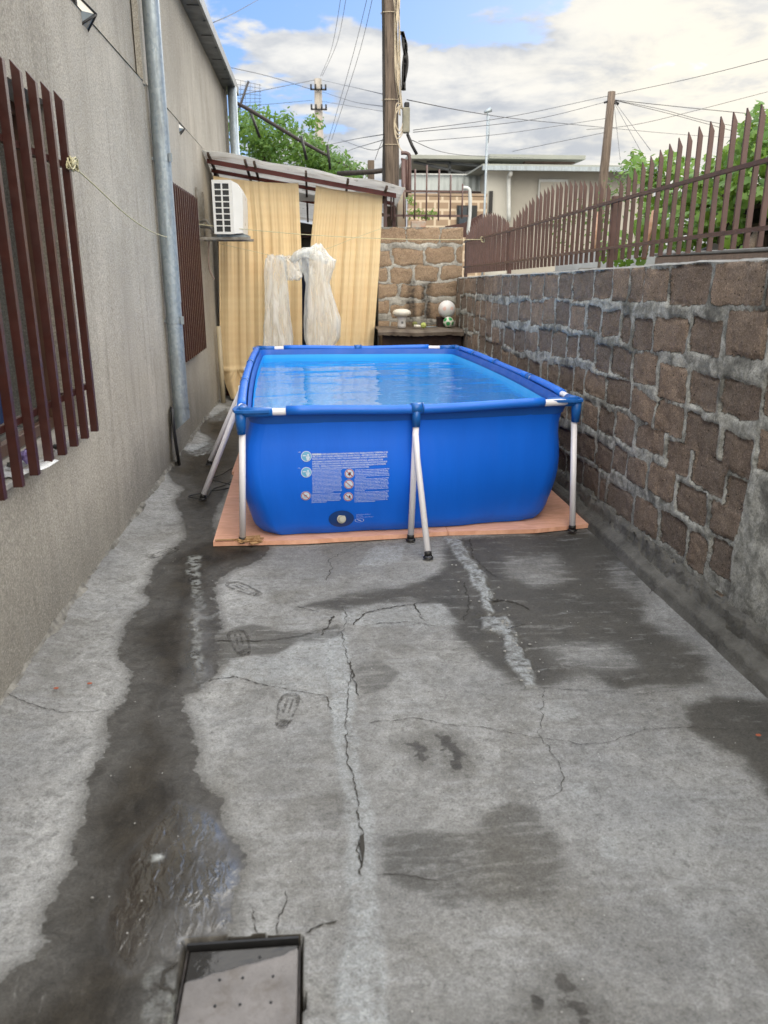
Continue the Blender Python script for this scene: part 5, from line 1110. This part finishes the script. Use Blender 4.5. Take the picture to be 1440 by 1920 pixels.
for i in range(11):
    x_ = 1.03+.011*(i % 6); c_ = MB(); c_.tube(smooth_pts([(x_+RS.normal(0, .006)-.0, 10.535-.006*(i // 6), 7.0), (x_+RS.normal(0, .012), 10.53, 5.5), (x_+RS.normal(0, .012)+.01, 10.53, 4.8), (x_+RS.normal(0, .01)+.02, 10.53, 4.2), (x_+.035+RS.normal(0, .012), 10.53, 3.7), (1.13+RS.normal(0, .012), 10.53, 3.4+RS.normal(0, .05))]), .0065, 6); c_.build('cable', M_cab, up_)
for i, z_ in enumerate((3.25, 3.32, 3.40)):
    c_ = MB(); c_.tube(smooth_pts([(1.13, 10.52, 3.45), (1.05+.01*i, 10.52, z_+.05), (1.06, 10.52, z_-.15), (1.12, 10.52, z_-.16-.04*i), (1.19, 10.53, z_-.02)]), .006, 6); c_.build('cable', M_cab, up_)
c_ = MB(); c_.tube(smooth_pts([(1.07, 10.52, 3.4), (1.06, 10.52, 3.15), (1.11, 10.52, 2.98), (1.17, 10.53, 2.92)]), .006, 6); c_.build('cable', M_cab, up_)
for z_ in (3.02, 3.52, 4.45): c_ = MB(); c_.tube([(1.055-.012*z_+.108*cos(t), 10.65+.108*sin(t), z_+.01*sin(t)) for t in np.linspace(0, 2*pi, 20)], .004, 6); c_.build('strap', M_cab, up_)
c_ = MB()
for i in range(3): c_.tube(smooth_pts([(.915-.012*i, 10.60, 7), (.92-.01*i, 10.6, 5), (.92+RS.normal(0, .01), 10.58, 3.6), (.93+RS.normal(0, .01), 10.58, 2.7), (.925, 10.58, 2.45)]), .0075, 6)
c_.build('black_cable', M_black, up_)
c_ = MB()
for i in range(6): c_.tube(smooth_pts([(1.14+RS.normal(0, .01), 10.6, 4.25), (1.175+RS.normal(0, .018), 10.6, 4.12), (1.185+RS.normal(0, .02), 10.6, 3.9), (1.17+RS.normal(0, .018), 10.6, 3.62)]), .014, 6)
c_.build('black_cable_coil', M_black, up_)
c_ = MB(); c_.box(1.15, 1.235, 10.50, 10.60, 3.14, 3.42, .008); c_.build('junction_box', mat('grey_junction_box', (.26, .25, .20), (.15, .15, .12), 12, .7), up_)
c_ = MB(); c_.box(1.17, 1.23, 10.51, 10.59, 3.4205, 3.48, .01); c_.tube([(1.21, 10.54, 3.13), (1.27, 10.54, 3.0), (1.33, 10.54, 2.90)], .02, 8); c_.build('connector', M_black, up_)
M_poleconc = mat('pale_concrete_pole', (.38, .35, .31), (.28, .26, .23), 3, .85)
pc = thing('utility_pole', 'distant pale concrete utility pole with small crossarms above the tree', 'utility pole', (.35, 40, 0), 'utility poles')
xc, zt = Y(596, 148, 40)[0], Y(596, 148, 40)[2]
m_ = MB(); m_.tube([(xc, 40, -.03), (xc, 40, zt)], [.28, .17], 8); m_.build('shaft', M_poleconc, pc)
for py in (170, 207):
    z_ = Y(596, py, 40)[2]; m_ = MB(); m_.box(xc-.34, xc+.38, 39.72, 39.8, z_-.03, z_+.03); [m_.tube([(xc+k, 39.7, z_-.03), (xc+k, 39.7, z_+.2)], .04, 6) for k in (-.32, -.12, .15, .34)]; m_.build('crossarm', M_black, pc)
pw = thing('utility_pole', 'thin brown wooden utility pole standing before the grey house', 'utility pole', (6.0, 17, 0), 'utility poles')
t_, m1, m2 = Y(1147, 172, 17), Y(1136, 290, 17), Y(1124, 400, 17)
m_ = MB(); m_.tube([t_, m1, m2, (m2[0]-.15, 17, 0)], [.075, .09, .10, .11], 12); m_.build('shaft', M_old, pw)
m_ = MB(); m_.tube([t_+np.array((.0, 0, -.15)), t_+np.array((.16, 0, -.22))], .03, 6); m_.tube([t_+np.array((0, 0, -.15)), t_+np.array((-.14, 0, -.2))], .02, 6); m_.build('insulator', M_black, pw)
# wires
M_wire = mat('wire', (.05, .05, .055), None, 3, .6)
WL = [([(440, 180, 30), (590, 150, 40)], .02, 'overhead wire from the eave toward the far concrete pole'), ([(602, 150, 40), (660, 163, 25), (724, 178, 10.9)], .010, 'overhead wire from the far concrete pole to the thick wooden pole'),
 ([(763, 187, 10.7), (900, 213, 13), (1040, 230, 16.5), (1318, 255, 26), (1500, 262, 30)], .010, 'dark overhead wire running right from the thick pole past the thin brown pole'),
 ([(775, 244, 10.7), (960, 218, 14), (1140, 180, 17), (1300, 146, 14), (1500, 95, 10)], .008, 'overhead wire rising right over the top of the thin brown pole'),
 ([(775, 248, 10.7), (1000, 224, 14), (1140, 190, 17)], .008, 'second overhead wire between thick pole and thin brown pole'), ([(785, 265, 10.7), (950, 250, 14), (1136, 222, 17)], .007, 'overhead wire meeting the thin brown pole at a lower point'),
 ([(960, 284, 18), (1136, 248, 17)], .008, 'low faint overhead wire left of the thin brown pole'), ([(1150, 187, 17), (1300, 203, 17), (1500, 222, 17)], .011, 'uppermost wire leaving right from the thin brown pole'),
 ([(1152, 188, 17), (1240, 205, 17), (1340, 230, 17), (1500, 252, 17)], .009, 'sagging wire leaving right from the thin brown pole'), ([(1152, 188, 17), (1262, 215, 17), (1400, 252, 17), (1500, 272, 17)], .009, 'lower sagging wire leaving right from the thin brown pole'),
 ([(1152, 190, 17), (1220, 282, 12)], .007, 'steep wire descending right from the thin brown pole to the vines'), ([(1151, 192, 17), (1205, 290, 14)], .007, 'steeper wire descending beside the thin brown pole'), ([(1151, 192, 17), (1163, 300, 16)], .007, 'nearly vertical wire beside the thin brown pole'),
 ([(1440, 172, 24), (1210, 230, 24), (1100, 243, 24)], .012, 'faint wire crossing behind the thin brown pole'), ([(640, -10, 25), (622, 90, 33), (601, 143, 40)], .013, 'left steep wire dropping to the far concrete pole'), ([(650, -10, 25), (632, 80, 33), (604, 143, 40)], .013, 'right steep wire dropping to the far concrete pole'),
 ([(690, -10, 18), (660, 110, 22), (614, 270, 26)], .010, 'steep wire crossing the sky left of the thick pole'), ([(700, -10, 18), (672, 105, 22), (622, 262, 26)], .010, 'steep wire nearest the thick pole on its left'),
 ([(604, 172, 40), (660, 190, 30), (722, 200, 14)], .012, 'faint lower wire from the far concrete pole to the thick pole'), ([(604, 190, 40), (700, 206, 30), (722, 208, 14)], .012, 'faintest wire between the far concrete pole and the thick pole'),
 ([(585, 168, 40), (500, 142, 38), (400, 120, 36)], .018, 'wire from the far crossarm over the tree to the eave'), ([(585, 188, 40), (520, 194, 38), (440, 200, 36)], .016, 'lower wire from the far crossarm to behind the eave'),
 ([(720, 252, 10.7), (660, 262, 18), (600, 275, 26)], .010, 'wire leaving left from the thick pole toward the tree'), ([(720, 262, 10.7), (660, 280, 18), (640, 290, 22)], .008, 'short low wire leaving left from the thick pole'), ([(720, 272, 10.7), (690, 280, 14), (640, 262, 26)], .008, 'slack wire under the others left of the thick pole'),
 ([(724, 246, 10.6), (712, 275, 10.6), (703, 300, 10.6)], .006, 'short wire hanging down left of the thick pole'), ([(770, 262, 10.6), (860, 290, 14), (1000, 296, 22)], .008, 'low wire from the thick pole to the shed roof'), ([(400, 42, 14), (440, 24, 20), (490, -4, 26)], .012, 'short wire at the top left beyond the eave'),
 ([(1440, 130, 15), (1500, 105, 14)], .006, 'wire at the far right above the vines')]
WL.pop()
for pts, r, lb in WL:
    m_ = MB(); m_.tube(smooth_pts([Y(*q) for q in pts], 8), r*.6, 5); tag(m_.build('overhead_wire', M_wire), lb, 'wire', 'overhead wires')

# antenna on the tree side
an_ = thing('television_antenna', 'faint grid television antenna left of the green tree', 'antenna', (-2, 22, 3)); c0 = Y(455, 195, 22); m_ = MB(); q0 = Y(440, 228, 22); q1 = Y(466, 152, 22); m_.tube([q0, q1], .03, 6); m_.tube([q0, (q0[0], 22, 0)], .04, 6); m_.build('mast', M_wire, an_)
m_ = MB()
for i in range(9): a = Y(438, 148+i*9, 22); b = Y(490, 160+i*6.2, 22); m_.tube([a, b], .0045, 4)
for i in range(6): a = Y(442+i*9, 150+i*1.5, 22); b = Y(442+i*9, 222-i*3, 22); m_.tube([a, b], .004, 4)
m_.build('grid', M_wire, an_)
# trellis pole
tr_ = thing('trellis_beam', 'long dark slanting trellis beam with short hangers over the tree', 'trellis', (0, 14, 3)); m_ = MB(); m_.tube([Y(438, 190, 13.2), Y(468, 206, 13.6), Y(560, 262, 14.2), Y(660, 318, 15)], [.026, .03, .03, .026], 8); m_.build('beam', mat('dark_pipe', (.06, .05, .05), None, 6, .7), tr_)
for a, b in (((468, 205), (487, 258)), ((565, 256), (575, 300)), ((614, 272), (619, 318))): m_ = MB(); m_.tube([Y(*a, 13.9), Y(*b, 13.9)], .022, 6); m_.build('hanger', M_black, tr_)

# ---- foliage
def m_leaf(nm, a, b, c):
    m, n, bs, o = newmat(nm); r = n.node('ShaderNodeNewGeometry').outputs['Random Per Island']; p = n.coord()
    q = n.mix(n.mr(r, .1, .9), a, b); q = n.mix(n.mr(n.noise(p, 2.2, 3), .45, .68, 0, .7), q, c); n.put(bs.inputs['Base Color'], q); n.put(bs.inputs['Roughness'], .5)
    t = n.node('ShaderNodeBsdfTranslucent', {'Color': n.mix(.5, q, (.35, .50, .06))}); mx = n.node('ShaderNodeMixShader', {0: .38, 1: bs.outputs[0], 2: t.outputs[0]}); n.put(o.inputs[0], mx.outputs[0]); return m
M_leaf1 = m_leaf('vine_leaf', (.085, .20, .028), (.19, .33, .055), (.045, .12, .03)); M_leaf2 = m_leaf('tree_leaf', (.055, .15, .022), (.12, .24, .04), (.025, .085, .018)); M_leaf3 = m_leaf('dark_shrub_leaf', (.035, .08, .03), (.07, .13, .045), (.02, .05, .02))
LS = [(0, -.1), (.35, -.35), (.5, .05), (.33, .2), (.42, .55), (.12, .5), (0, .75), (-.12, .5), (-.42, .55), (-.33, .2), (-.5, .05), (-.35, -.35)]
LT = [(0, -.5), (.22, -.1), (.16, .3), (0, .6), (-.16, .3), (-.22, -.1)]
def leaves(mb, blobs, per, size, shape, seed, droop=.5):
    r = np.random.RandomState(seed)
    for (cx, cy, cz_, rad) in blobs:
        k = int(per*(rad/.2)**2) if per > 5 else int(per)
        for i in range(k):
            d_ = r.normal(size=3); d_ /= np.linalg.norm(d_); q = np.array((cx, cy, cz_))+d_*rad*(r.rand()**.45)*np.array((1, 1, .95))
            nv = d_*.7+np.array((-.1, -.5, .6))*.9+r.normal(size=3)*.55; nv /= np.linalg.norm(nv); a = np.cross(nv, (0, 0, 1.)); a /= np.linalg.norm(a)+1e-9; b = np.cross(nv, a); rot = r.uniform(0, 6.28); ca, sa = cos(rot), sin(rot); a, b = a*ca+b*sa, b*ca-a*sa
            s_ = size*r.uniform(.6, 1.3)
            vs = [q+(a*u+b*v)*s_+nv*s_*(-.25*abs(u)-.15*v*v) for u, v in shape]; n_ = len(vs)
            mb.add(vs+[q], [(j, (j+1) % n_, n_) for j in range(n_)], True)
def branch(mb, pts, r): mb.tube(smooth_pts(pts, 4), [r*(1-.7*i/(4*(len(pts)-1))) for i in range(4*(len(pts)-1)+1)], 7)
M_bark = m_oldwood('bark', (.12, .09, .065), (.06, .045, .033), (.02, .015, .01))
# grape vine near right
vn = thing('grape_vine', 'bright green grape vine climbing over a frame behind the near picket fence', 'vine', (2.9, 5, .95))
bl = []
for px, py, x_, rd in [(1195,318,2.7,.16),(1190,300,2.8,.10),(1225,335,2.6,.2),(1260,330,2.7,.17),(1240,390,2.6,.2),(1290,370,2.5,.2),(1300,330,2.7,.14),(1335,350,2.6,.2),(1365,330,2.6,.12),(1370,310,2.7,.14),(1345,300,2.9,.08),(1390,290,2.6,.12),(1410,300,2.6,.16),(1430,260,2.6,.18),(1436,290,2.5,.16),(1440,240,2.7,.15),(1470,260,2.6,.25),(1310,420,2.5,.2),(1340,400,2.5,.17),(1265,430,2.6,.17),(1225,440,2.6,.15),(1385,360,2.45,.15),(1375,400,2.45,.11),(1380,440,2.45,.08),(1345,455,2.6,.10),(1160,450,2.4,.12),(1170,480,2.3,.10),(1145,475,2.3,.10),(1200,470,2.4,.10),(1210,420,2.8,.15),(1290,455,2.5,.11),(1378,480,2.35,.07),(1370,455,2.4,.07),(1420,350,2.45,.13),(1400,330,2.5,.16),(1405,255,2.7,.1),(1250,300,2.9,.09),(1480,340,2.5,.2)]:
    q = X(px, py, x_); bl.append((q[0], q[1], q[2], rd))
m_ = MB(); leaves(m_, bl, 85, .062, LS, 4); o_ = m_.build('foliage', M_leaf1, vn)
m_ = MB(); b0 = Vector(X(1345, 470, 2.6))
for px, py, x_ in ((1225, 335, 2.6), (1300, 330, 2.7), (1430, 260, 2.6), (1380, 400, 2.45), (1240, 430, 2.6)):
    q = Vector(X(px, py, x_)); branch(m_, [b0-Vector((0, 0, .6)), b0, b0.lerp(q, .5)+Vector((0, 0, .05)), q], .02)
m_.build('stem', M_bark, vn)
vn2 = thing('shrub', 'dull dark green shrub seen through the middle of the picket fence', 'shrub', (2.9, 7, .95), 'shrubs behind the fence')
bl = [(*X(px, py, x_), rd) for px, py, x_, rd in [(1050,420,2.8,.18),(1090,400,2.9,.2),(1130,410,2.8,.2),(1165,340,3.0,.17),(1180,320,3.0,.13),(1150,370,3.0,.17),(1110,450,2.8,.16),(1060,455,2.8,.14),(1185,290,3.0,.08),(1190,360,3.0,.18)]]
m_ = MB(); leaves(m_, bl, 95, .04, LT, 6); m_.build('foliage', M_leaf3, vn2); m_ = MB(); q = Vector(bl[2][:3]); branch(m_, [q-Vector((0, 0, 1.1)), q-Vector((0, 0, .5)), q], .025); m_.build('stem', M_bark, vn2)
# tree left behind canopy
tl = thing('leafy_tree', 'bright green leafy tree beyond the canopy left of the thick pole', 'tree', (-.8, 15.5, 0), 'trees beyond the yard')
bl = []
r5 = np.random.RandomState(3)
outl = [(442, 222), (458, 208), (475, 198), (488, 212), (502, 206), (520, 222), (540, 206), (548, 230), (562, 245), (580, 224), (592, 225), (590, 250), (605, 262), (618, 278), (635, 292), (648, 300)]
for px, py in outl: q = Y(px, py+12, 15.5); bl.append((q[0], q[1]+r5.normal(0, .3), q[2], .17))
for i in range(60):
    px = r5.uniform(440, 650); top_ = np.interp(px, [a for a, b in outl], [b for a, b in outl]); py = r5.uniform(top_+25, 350); q = Y(px, py, 15.5); bl.append((q[0], q[1]+r5.normal(0, .5), q[2], .30))
m_ = MB(); leaves(m_, bl, 62, .085, LT, 9); m_.build('crown', M_leaf2, tl)
m_ = MB(); branch(m_, [(-.8, 15.6, 0), (-.75, 15.6, 1.6), (-.6, 15.6, 2.6), (-.9, 15.6, 3.8)], .13); branch(m_, [(-.75, 15.6, 1.6), (-.2, 15.5, 2.7), (.2, 15.5, 3.3)], .08); branch(m_, [(-.75, 15.6, 2.0), (-1.5, 15.5, 3.0), (-1.9, 15.5, 4.)], .07); m_.build('trunk', M_bark, tl)
tl2 = thing('leafy_tree', 'small blurred green treetop just left of the thick pole', 'tree', (1.3, 19, 0), 'trees beyond the yard')
bl = [(*Y(px, py, 19), .2) for px, py in ((660, 312), (668, 322), (680, 318), (672, 335), (690, 330), (664, 340))]; m_ = MB(); leaves(m_, bl, 45, .09, LT, 10); m_.build('crown', M_leaf2, tl2); q = Vector(bl[3][:3]); m_ = MB(); branch(m_, [(q.x, q.y, 0), (q.x, q.y, q.z*.6), q], .08); m_.build('trunk', M_bark, tl2)
# small dark post, red rail left of pole
m_ = MB(); a = Y(690, 300, 12.4); b = Y(702, 345, 12.4); m_.box(a[0], b[0], 12.4, 12.5, 0, a[2], .005); tag(m_.build('timber_post', M_old), 'short dark timber post beyond the canopy beside the thick pole', 'post')
m_ = MB(); m_.tube([Y(632, 326, 12.2), Y(700, 322, 12.2), Y(722, 319, 12.2)], .035, 8); tag(m_.build('rusty_pipe', M_steel), 'rusty horizontal pipe meeting the thick pole above the canopy', 'pipe')
# rod fence on the pier
rf = thing('rod_railing', 'brown welded rod railing standing on the tan stone pier', 'railing', (1.3, 10.1, 2.02))
def zx(px, py, y_=10.1): q = Y(px, py, y_); return q[0], q[2]
for py in (358, 404): a, z_ = zx(712, py); b, _ = zx(878, py); m_ = MB(); m_.box(a, b, 10.09, 10.11, z_-.012, z_+.012); m_.build('rail', M_fence, rf)
for px, t_, b_ in ((733, 345, 412), (757, 345, 410), (778, 318, 412), (800, 310, 414), (823, 318, 414), (845, 328, 412), (867, 345, 410), (738, 345, 412)): a, z1 = zx(px, t_); _, z0 = zx(px, b_); m_ = MB(); m_.tube([(a, 10.075, z0), (a, 10.075, z1)], .010, 6); m_.build('rod', M_fence, rf)
for px in (722,): a, z1 = zx(px, 350); m_ = MB(); m_.box(a-.02, a+.02, 10.05, 10.088, 1.95, z1); m_.build('post', M_fence, rf)
m_ = MB(); m_.tube(smooth_pts([Y(768, 362, 10.4), Y(768, 300, 10.4), Y(764, 288, 10.4), Y(752, 287, 10.4)], 5), .022, 8); m_.tube([Y(757, 425, 10.4), Y(757, 300, 10.4)], .03, 8); m_.tube([Y(763, 370, 10.4), Y(763, 300, 10.4), Y(752, 298, 10.4)], .015, 8); tag(m_.build('bent_pipe', M_fence), 'brown bent steel pipes standing right beside the thick pole', 'pipe')
wp = thing('vent_pipe', 'pale plastic vent pipe with elbow behind the rod railing', 'pipe', (1.85, 10.3, 1.5))
M_vp = mat('pale_pipe', (.55, .58, .58), None, 4, .4); m_ = MB(); m_.tube(smooth_pts([Y(877, 440, 10.3), Y(881, 400, 10.3), Y(881, 365, 10.3), Y(878, 354, 10.3), Y(868, 352, 10.3)], 5), .022, 10); m_.build('tube', M_vp, wp)
m_ = MB(); m_.box(1.07, 1.17, 10.35, 10.43, 1.5, Y(757, 352, 10.4)[2], .004); tag(m_.build('green_post', mat('pale_green_post', (.34, .38, .33), (.42, .30, .22), 5, .7)), 'pale green post with rusty top right of the thick pole', 'post')
pp = thing('potted_plant', 'small green plant in an orange pot on top of the pier', 'plant', (1.4, 10.25, 2.02)); q = Y(784, 418, 10.25)
m_ = MB(); m_.box(q[0]-.09, q[0]+.09, 10.21, 10.29, 2.0, q[2]+.02, .006); m_.build('pot', mat('orange_pot', (.55, .22, .10), (.5, .5, .45), 8, .7), pp)
bl = [(*Y(px, py, 10.28), .07) for px, py in ((772, 400), (785, 398), (805, 403), (772, 375), (812, 400), (795, 405))]; m_ = MB(); leaves(m_, bl, 300, .04, LT, 12); m_.build('foliage', M_leaf1, pp)

# ---- shed, brick wall, grey house
M_conc = mat('grey_render', (.40, .39, .35), (.33, .32, .29), .8, .9, bump=.3, bscale=8, bdist=.02)
M_roofc = mat('pale_roof_slab', (.32, .34, .31), (.25, .27, .25), 1.2, .8)
gh = thing('grey_house', 'grey rendered house with flat gutter roof beyond the fence', 'house', (7, 25, 0), 'buildings beyond the fence')
def bx(px0, py0, px1, py1, y, dy, mt, nm, par, bev=0):
    a = Y(px0, py0, y); b = Y(px1, py1, y); m_ = MB(); m_.box(min(a[0], b[0]), max(a[0], b[0]), y, y+dy, min(a[2], b[2]), max(a[2], b[2]), bev); return m_.build(nm, mt, par)
m_ = MB(); a = Y(925, 316, 25); b = Y(1230, 316, 25); m_.box(a[0], b[0], 25, 33, .9, a[2]); m_.build('wall', M_conc, gh)
M_conc2 = mat('lighter_render', (.52, .52, .48), (.44, .44, .41), .8, .9); m_ = MB(); a = Y(912, 318, 24.8); b = Y(957, 318, 24.8); m_.box(a[0], b[0], 24.8, 24.995, .9, a[2]); m_.build('plaster_bay', M_conc2, gh)
gr_ = bx(905, 307, 1240, 314, 24.4, 8.6, M_roofc, 'roof', gh); 
m_ = MB(); a = Y(905, 312, 24.3); b = Y(1240, 312, 24.3); m_.box(a[0], b[0], 24.25, 24.38, a[2]-.1, a[2]+.02); m_.build('gutter', M_galv, gr_)
m_ = MB(); m_.tube(smooth_pts([Y(958, 316, 24.4), Y(957, 328, 24.4), Y(954, 335, 24.6), Y(954, 415, 24.6)], 4), .06, 8); m_.build('downpipe', M_vp, gh)
wf = bx(1011, 336, 1060, 420, 24.9, .08, M_vp, 'window', gh); bx(1014, 341, 1033, 420, 24.86, .03, M_conc, 'pane', wf); bx(1039, 341, 1057, 420, 24.86, .03, M_conc, 'pane', wf)
bx(918, 358, 923, 400, 24.72, .06, M_black, 'vent_slot', gh)
sh = thing('metal_shed', 'open metal roofed shed with dark interior and roof trusses', 'shed', (5, 30, 0), 'buildings beyond the fence')
sr = bx(765, 290, 925, 299, 27, 6, M_roofc, 'roof', sh); bx(918, 289, 1098, 299, 26.9, 6, M_roofc, 'roof_extension', sh)
bx(985, 299.5, 1078, 306, 27.5, 4, mat('brick_band', (.24, .17, .14), None, 6, .9), 'brick_band', sh)
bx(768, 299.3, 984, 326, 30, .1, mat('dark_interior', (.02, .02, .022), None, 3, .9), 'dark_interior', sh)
for a, b in (((775, 303), (870, 325)), ((800, 302), (912, 312)), ((870, 325), (935, 310)), ((843, 300), (843, 330)), ((915, 300), (915, 320))): m_ = MB(); m_.tube([Y(*a, 27.5), Y(*b, 27.5)], .05, 6); m_.build('truss', mat('grey_truss', (.14, .15, .16), None, 4, .6), sh)
def m_corr():
    m, n, b, o = newmat('pale_corrugated'); p = n.pos(); x_ = n.node('ShaderNodeSeparateXYZ', {0: p}).outputs[0]; s_ = n.m('SINE', n.m('MULTIPLY', x_, 30.)); l_ = n.mr(n.m('FRACT', n.m('MULTIPLY', x_, .9)), .0, .05, 1, 0)
    c = n.mix(n.mr(n.noise(p, 1.5), .3, .7), (.34, .39, .40), (.46, .51, .52)); n.put(b.inputs['Base Color'], n.mix(l_, c, (.18, .2, .2))); n.put(b.inputs['Roughness'], .5); n.put(b.inputs['Normal'], n.bump(s_, .5, .03)); return m
bx(766, 326.5, 914, 358, 26.9, .06, m_corr(), 'sheet_wall', sh); bx(766, 325, 914, 328.5, 26.8, .06, M_vp, 'top_trim', sh); bx(766, 358, 914, 361.5, 26.7, .15, M_maroon, 'beam', sh)
def m_brick():
    m, n, b, o = newmat('beige_block_wall'); p = n.pos(); q = n.node('ShaderNodeSeparateXYZ', {0: p}); v = n.node('ShaderNodeCombineXYZ', {0: q.outputs[0], 1: q.outputs[2], 2: 0.}).outputs[0]
    t = n.node('ShaderNodeTexBrick', {'Vector': v, 'Color1': (.26, .19, .13, 1), 'Color2': (.32, .24, .17, 1), 'Mortar': (.50, .42, .32, 1), 'Scale': 1.0, 'Mortar Size': .035, 'Brick Width': .42, 'Row Height': .23, 'Mortar Smooth': .1})
    n.put(b.inputs['Base Color'], t.outputs[0]); n.put(b.inputs['Roughness'], .9); n.put(b.inputs['Normal'], n.bump(t.outputs[1], .4, -.02)); return m
bw = thing('block_wall', 'beige block wall with a dark window under the metal shed', 'wall', (4, 24, 0)); a = Y(766, 362, 24); b = Y(914, 362, 24); M_br = m_brick()
m_ = MB(); m_.box(a[0], b[0], 24, 24.3, .9, Y(766, 368, 24)[2]); m_.build('blocks', M_br, bw); bx(766, 362, 914, 367.8, 24.0, .3, mat('tan_lintel', (.34, .26, .19), None, 3, .9), 'lintel', bw)
wf = bx(857, 385, 894, 422, 23.95, .04, M_black, 'window', bw); bx(860, 388, 875, 422, 23.92, .02, M_glass, 'pane', wf); bx(878, 388, 891, 422, 23.92, .02, M_glass, 'pane', wf)
# street lamp / thin antenna mast on the shed
sm_ = thing('street_lamp', 'thin street lamp mast with short slanted head above the shed roof', 'street lamp', (4.2, 22, 0)); m_ = MB(); a = Y(915, 208, 22); m_.tube([(a[0], 22, 0), a], .03, 6); m_.tube([Y(918, 222, 22), Y(917, 250, 22), Y(915, 268, 22)], .012, 5); m_.build('mast', M_galv, sm_); m_ = MB(); m_.tube([Y(908, 211, 22), Y(921, 205, 22)], [.03, .06], 6); m_.build('head', M_galv, sm_)
# maroon gate-sheet / roof behind railing
m_ = MB(); m_.prism([Y(835, 424, 11), Y(870, 418, 11), Y(905, 400, 11), Y(906, 445, 11), Y(835, 445, 11)], (0, .03, 0)); tag(m_.build('maroon_sheet', M_maroon), 'maroon metal sheet leaning behind the pale vent pipe', 'metal sheet')
# pale greenhouse sheets low behind fence
m_ = MB(); a = X(880, 522, 2.2); m_.prism([(2.12, 6.6, 1.40), (3.2, 6.6, 1.47), (3.2, 10.6, 1.47), (2.12, 10.6, 1.40)], (0, 0, .02)); tag(m_.build('roof_panel', mat('pale_panel', (.42, .46, .46), (.30, .34, .34), 2, .4)), 'pale low roof panel just behind the far picket fence', 'roof panel')
m_ = MB(); m_.box(3.3, 3.36, 6.0, 11, .9, 1.75); tag(m_.build('white_board_fence', mat('white_boards', (.52, .53, .52), None, 3, .6)), 'low whitish board fence seen between far pickets', 'fence')
# dark woodshed at right
ws = thing('wood_shed', 'dark ramshackle shed with grey boards behind the nearest pickets', 'shed', (3.2, 4.2, .95), 'buildings beyond the fence')
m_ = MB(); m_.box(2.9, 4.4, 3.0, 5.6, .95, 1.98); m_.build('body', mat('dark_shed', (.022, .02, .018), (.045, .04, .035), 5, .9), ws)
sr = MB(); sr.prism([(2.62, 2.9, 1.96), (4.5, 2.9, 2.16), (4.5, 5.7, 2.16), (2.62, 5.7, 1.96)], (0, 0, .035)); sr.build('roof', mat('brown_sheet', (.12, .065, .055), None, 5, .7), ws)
for i in range(9):
    y_ = 3.05+i*.27+RS.normal(0, .04); m_ = MB(); m_.box(-.012, .012, -.045, .045, 0, .75, M=Matrix.Translation((2.80, y_, .98)) @ Matrix.Rotation(RS.normal(0.15, .12), 4, 'X') @ Matrix.Rotation(RS.normal(.05, .06), 4, 'Y')); m_.build('board', M_old, ws)
for i, z_ in enumerate((1.62, 1.78, 1.90)): m_ = MB(); m_.box(2.845, 2.87, 3.0, 6.4, z_, z_+.028); m_.build('slat', M_old, ws)
# leaning poles in front of the vine
for a, b, mt, lb in (((1226, 395, 2.35), (1207, 486, 2.3), 'p', 'pinkish rusty pole leaning behind the pickets'), ((1123, 398, 2.3), (1114, 470, 2.25), 'p', 'short pinkish stake beside the fence post'), ((1340, 465, 2.3), (1290, 488, 2.35), 'd', 'dark slanting timber low behind the near pickets'), ((1398, 475, 2.3), (1420, 440, 2.5), 'w', 'grey weathered plank leaning low behind the near pickets')):
    m_ = MB(); m_.tube([X(*a), X(*b)], [.015, .018] if mt == 'p' else [.028, .028], 8); tag(m_.build('leaning_pole', mat('pinkish_wood', (.46, .33, .25), (.30, .14, .08), 20, .8) if mt == 'p' else (M_old if mt == 'w' else M_black)), lb, 'pole')
# small red leaf bits and litter
for i, (px, py) in enumerate(((1422, 1378), (105, 1290), (168, 1281))):
    q = G(px, py); m_ = MB(); s_ = .007; m_.prism([(q[0]+s_*cos(t)*1.4, q[1]+s_*sin(t), -.001) for t in np.linspace(0, 6, 7)], (0, 0, .0015)); tag(m_.build('dry_leaf', M_leafred), ('tiny reddish leaf on the damp patch at the right', 'tiny reddish scrap left of the wet stream', 'tiny reddish scrap nearest the wet stream')[i], 'leaf', 'reddish scraps on the ground')
